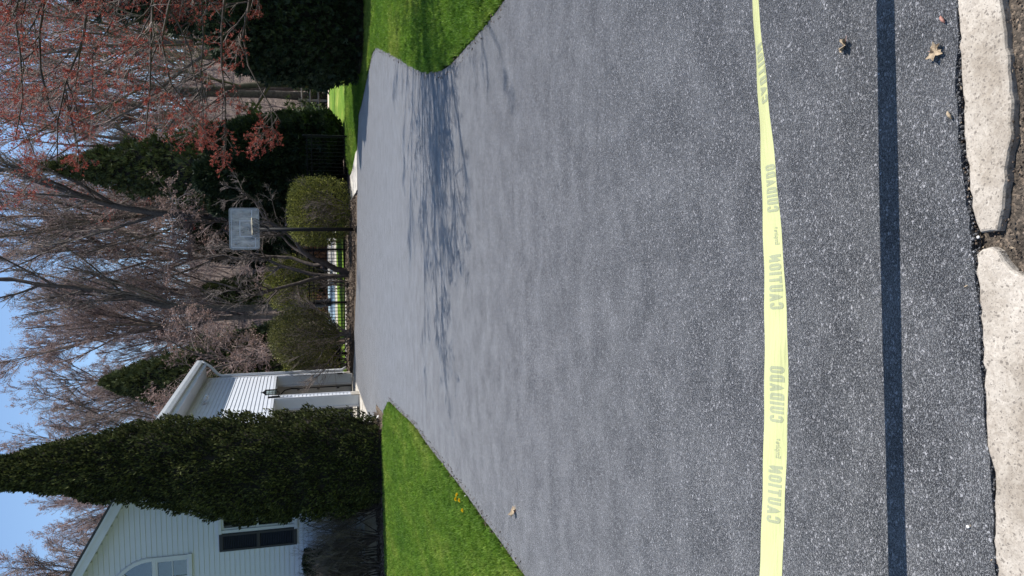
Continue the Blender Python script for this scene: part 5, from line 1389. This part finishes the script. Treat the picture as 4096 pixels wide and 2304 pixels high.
# dry bits gathered on the asphalt along both lawn edges
for e, sg in ((LEFT[:12], 1), (FAR[9:], -1)):
    e = np.array(e, float); sl = np.linalg.norm(np.diff(e, axis=0), axis=1); cs = np.concatenate([[0], np.cumsum(sl)])
    n = 1500; t = rng.random(n)*cs[-1]
    q = np.stack([np.interp(t, cs, e[:, 0])+sg*(rng.random(n)**2*0.12-0.03), np.interp(t, cs, e[:, 1]), 0.004+0.004*rng.random(n)], 1)
    V, F = scatter([(-0.35,0,0),(0,0.1,-0.7),(0.35,0,0),(0,0.06,0.8)], LEAF_F, q, np.concatenate([rng.normal(size=(n, 2)), 0.25*rng.normal(size=(n, 1))], 1), 0.012*(0.4+1.2*rng.random(n)), rng)
    o = mesh_obj('edge_litter', V, F, M['chip']); o['kind'] = 'stuff'

# ---------------------------------------------------------------- fallen leaves and pods
def maple_leaf(label, loc, size, rz, seed, curl=0.4, tilt=(0.1, 0.2)):
    rng = random.Random(seed)
    prof = [(0, 1.0), (10, 0.82), (18, 0.86), (28, 0.62), (38, 0.74), (50, 0.98), (62, 0.80), (74, 0.82), (88, 0.60), (102, 0.74), (115, 0.82), (132, 0.58), (152, 0.48), (172, 0.16)]
    outl = [(math.radians(a), r*(0.9+0.2*rng.random())) for a, r in prof] + [(math.radians(360-a), r*(0.9+0.2*rng.random())) for a, r in prof[::-1] if a > 0]
    V = [(0, 0, 0.12*size)]; F = []
    n = len(outl); rings = (0.35, 0.7, 1.0)
    for rr in rings:
        for a, r in outl:
            x = math.sin(a)*r*rr; y = math.cos(a)*r*rr
            zz = 0.10+curl*(rr**2)*0.35*abs(math.sin(a*2.5)) + 0.10*rr*mnoise.noise(Vector((x*3, y*3, seed)))+0.05*math.cos(a*7)*rr
            V.append((x*size, y*size, zz*size))
    for i in range(n):
        j = (i+1) % n; F.append((0, 1+i, 1+j))
        for k in range(len(rings)-1):
            a = 1+k*n; F.append((a+i, a+n+i, a+n+j, a+j))
    t = thing('dead_leaf', label, 'leaf', loc, rz, 'dead leaves on the asphalt')
    o = mesh_obj('blade', V, F, M['deadleaf'], t); o.rotation_euler = (tilt[0], tilt[1], 0)
    mb = MB(); mb.tube([(0, 0, 0.1*size), (0.02*size, -0.4*size, 0.10*size), (0.1*size, -0.8*size, 0.06*size)], 0.02*size, 5); mb.build('stalk', M['pod'], t)
lv_ = DATA['leaves']
maple_leaf('curled dead leaf on the asphalt between the caution tape and its shadow', (lv_[0][0], lv_[0][1], 0.004), 0.030, 1.3, 1, 1.4, (0.15, 0.5))
maple_leaf('open dead maple leaf with brown tips, lying beside the kerb stone', (lv_[1][0], lv_[1][1], 0.003), 0.030, 2.7, 2, 1.0, (0.05, -0.1))
maple_leaf('pale crumpled dead leaf lying alone on the asphalt near the left lawn', (lv_[2][0], lv_[2][1], 0.004), 0.055, 0.4, 3, 1.2, (0.3, 0.6))
for k, ((x, y), lb) in enumerate(zip(DATA['pods'], ('reddish bud scale lying on the asphalt next to the kerb', 'pale seed wing lying on the asphalt beside the kerb crack'))):
    mb = MB(); mb.tube([(-0.012, 0.004, 0.004), (-0.004, 0, 0.007), (0.006, -0.002, 0.006), (0.013, -0.005, 0.003)], [0.002, 0.0045, 0.004, 0.0012], 7)
    o = mb.build('seed_pod', M['pod'] if k == 0 else M['deadleaf'], None, True); o.location = (x, y, 0.002); o.rotation_euler = (0, 0, 0.9); tag(o, lb, 'seed pod')

# ---------------------------------------------------------------- caution tape
T = np.array(DATA['tape'])[::-1]      # increasing x
T[:, 3] = np.radians(T[:, 3])
TW = 0.0765
tx = T[:, 0]
def smooth_interp(x, col):
    # cubic through the samples
    i = int(np.clip(np.searchsorted(tx, x)-1, 0, len(tx)-2))
    x0, x1 = tx[i], tx[i+1]; y0, y1 = T[i, col], T[i+1, col]
    def sl(k):
        if k <= 0: return (T[1, col]-T[0, col])/(tx[1]-tx[0])
        if k >= len(tx)-1: return (T[-1, col]-T[-2, col])/(tx[-1]-tx[-2])
        return (T[k+1, col]-T[k-1, col])/(tx[k+1]-tx[k-1])
    h = x1-x0; t = (x-x0)/h; m0, m1 = sl(i)*h, sl(i+1)*h
    t = min(max(t, -8), 9) if 0 <= t <= 1 else t
    if t < 0: return y0+m0*t
    if t > 1: return y1+m1*(t-1)
    return (2*t**3-3*t*t+1)*y0+(t**3-2*t*t+t)*m0+(-2*t**3+3*t*t)*y1+(t**3-t*t)*m1
def tape_pt(x, t, off=0.0):
    """t from 0 (edge nearer the street) to 1 (far edge)"""
    xc = min(max(x, tx[0]), tx[-1])
    y = 1.90; z = smooth_interp(xc, 2); ph = smooth_interp(xc, 3)
    s = (t-0.5)*TW
    bow = 0.0035*math.cos((t-0.5)*math.pi) + 0.0012*math.sin(x*31+t*4)
    wy, wz = math.cos(ph), math.sin(ph)
    return (x, y+wy*s - wz*(bow+off), z+wz*s+wy*(bow+off))
tp = thing('caution_tape', 'yellow caution tape stretched low across the driveway, lettering showing through in reverse', 'caution tape', (0, 1.90, 0.0))
def loc_(p): return (p[0], p[1]-1.90, p[2])
NX = 220; NT = 9; V = []; F = []
for i in range(NX+1):
    x = -1.40+2.78*i/NX
    for j in range(NT): V.append(loc_(tape_pt(x, j/(NT-1))))
for i in range(NX):
    for j in range(NT-1):
        a = i*NT+j; F.append((a, a+NT, a+NT+1, a+1))
mesh_obj('film', V, F, M['tape'], tp, smooth=True)

def strokes(ch):
    """bold condensed capitals as centre-line strokes in a box 0..W x 0..1"""
    def arc(cx, cy, rx, ry, a0, a1, n=7): return [(cx+rx*math.cos(math.radians(a0+(a1-a0)*i/n)), cy+ry*math.sin(math.radians(a0+(a1-a0)*i/n))) for i in range(n+1)]
    W = 0.42; r = 0.14; s = 0.09
    L_, R_, B_, T_ = s, W-s, s, 1-s
    cm = (L_+R_)/2; hr = (R_-L_)/2
    if ch == 'C': return W, [[(R_, 0.66)] + arc(cm, T_-hr, hr, hr, 0, 180) + arc(cm, B_+hr, hr, hr, 180, 360) + [(R_, 0.34)]]
    if ch == 'O': return W, [arc(cm, T_-hr, hr, hr, 0, 180) + arc(cm, B_+hr, hr, hr, 180, 360) + [(R_, T_-hr)]]
    if ch == 'U': return W, [[(L_, 1.0)] + arc(cm, B_+hr, hr, hr, 180, 360) + [(R_, 1.0)]]
    if ch == 'D': return W, [[(L_, T_), (cm, T_)] + arc(cm, T_-hr, hr, hr, 90, 0, 4)[1:] + arc(cm, B_+hr, hr, hr, 0, -90, 4) + [(L_, B_), (L_, T_+0.0)]]
    if ch == 'A': return W+0.04, [[(0.07, 0.0), (0.23, 0.93), (0.39, 0.0)], [(0.14, 0.27), (0.32, 0.27)]]
    if ch == 'T': return W, [[(0.0, T_), (W, T_)], [(W/2, T_-0.09), (W/2, 0.0)]]
    if ch == 'I': return 2*s, [[(s, 0.0), (s, 1.0)]]
    if ch == 'N': return W+0.03, [[(L_, 0.0), (L_, 0.93), (R_+0.03, 0.07), (R_+0.03, 1.0)]]
    return W, []
def thick(pl, w):
    n = len(pl); Lp = []; Rp = []
    closed = (abs(pl[0][0]-pl[-1][0]) < 1e-6 and abs(pl[0][1]-pl[-1][1]) < 1e-6)
    for i in range(n):
        p = Vector(pl[i])
        a = Vector(pl[i-1]) if i > 0 else (Vector(pl[-2]) if closed else None)
        b = Vector(pl[i+1]) if i < n-1 else (Vector(pl[1]) if closed else None)
        d1 = (p-a).normalized() if a is not None else (b-p).normalized()
        d2 = (b-p).normalized() if b is not None else d1
        n1 = Vector((-d1.y, d1.x)); n2 = Vector((-d2.y, d2.x)); m_ = (n1+n2)
        m_ = m_.normalized() if m_.length > 1e-6 else n1
        k = min(1.7, 1/max(0.3, m_.dot(n1)))
        Lp.append(p+m_*w*k); Rp.append(p-m_*w*k)
    return Lp, Rp
def put_text(txt, xa, xb, t_base, t_top, slant=0.0):
    """text reads left to right, letter tops toward the street (seen from the back of the tape)"""
    gl = [strokes(c) for c in txt]; gap = 0.10
    tot = sum(g_[0] for g_ in gl)+gap*(len(gl)-1); V = []; F = []; pen = 0.0
    for (w, sts) in gl:
        for si, pl in enumerate(sts):
            # refine
            rp = []
            for a, b in zip(pl, pl[1:]):
                k = max(1, int(math.hypot(b[0]-a[0], b[1]-a[1])/0.2))
                rp += [(a[0]+(b[0]-a[0])*q/k, a[1]+(b[1]-a[1])*q/k) for q in range(k)]
            rp.append(pl[-1])
            Lp, Rp = thick(rp, 0.088)
            i0 = len(V)
            for l, r in zip(Lp, Rp):
                for q in (l, r):
                    v = min(1.0, max(0.0, q.y)); x = xa + (pen+q.x+slant*v)/tot*(xb-xa); t = t_base+(t_top-t_base)*v
                    V.append(loc_(tape_pt(x, t, 0.0007+0.0003*si)))
            for k in range(len(Lp)-1): F.append((i0+2*k, i0+2*k+1, i0+2*k+3, i0+2*k+2))
        pen += w+gap
    o = mesh_obj('printed_word', V, F, M['print'], tp); o['label'] = 'reversed word '+txt
tX = DATA['textY']
put_text('CAUTION', tX[0], tX[1], 0.73, 0.14, 0.05)
put_text('CUIDADO', tX[2], tX[3], 0.74, 0.14, 0.0)
put_text('CAUTION', tX[4], tX[5], 0.70, 0.10, 0.05)
put_text('CUIDADO', tX[6], tX[7], 0.62, 0.02, 0.0)
put_text('CAUTION', tX[8], tX[9], 0.55, 0.02, 0.05)
def put_small(xa, xb, tb, tt):
    cu = bpy.data.curves.new('printed_word', 'FONT'); cu.body = 'Empire'; cu.offset = 0.018; cu.resolution_u = 2
    tmp = bpy.data.objects.new('printed_word', cu); COL.objects.link(tmp)
    dg = bpy.context.evaluated_depsgraph_get(); me = bpy.data.meshes.new_from_object(tmp.evaluated_get(dg))
    vs = [tuple(v.co) for v in me.vertices]; fs_ = [tuple(p.vertices) for p in me.polygons]
    bpy.data.objects.remove(tmp); bpy.data.meshes.remove(me)
    w = max(v[0] for v in vs); b = len(vs)
    # swoosh mark after the word
    sw = [(w+0.05, 0.30), (w+0.30, 0.62), (w+0.52, 0.44), (w+0.40, 0.20), (w+0.22, 0.06), (w+0.36, 0.34), (w+0.28, 0.46)]
    vs += [(p[0], p[1], 0) for p in sw]; fs_.append(tuple(range(b, b+len(sw)))); w += 0.55
    V = [loc_(tape_pt(xa+(xb-xa)*v[0]/w, tb+(tt-tb)*(v[1]/0.72), 0.0007)) for v in vs]
    o = mesh_obj('printed_mark', V, fs_, M['print'], tp); o['label'] = 'small reversed maker mark'
def xs(Y, X=3100):      # measured positions along the tape
    return -0.66 + (2090-Y)*(1.30/1900)
put_small(xs(1822), xs(1742), 0.42, 0.22)
put_small(xs(980), xs(908), 0.33, 0.13)
put_small(xs(1822)-0.61, xs(1742)-0.61, 0.42, 0.22)
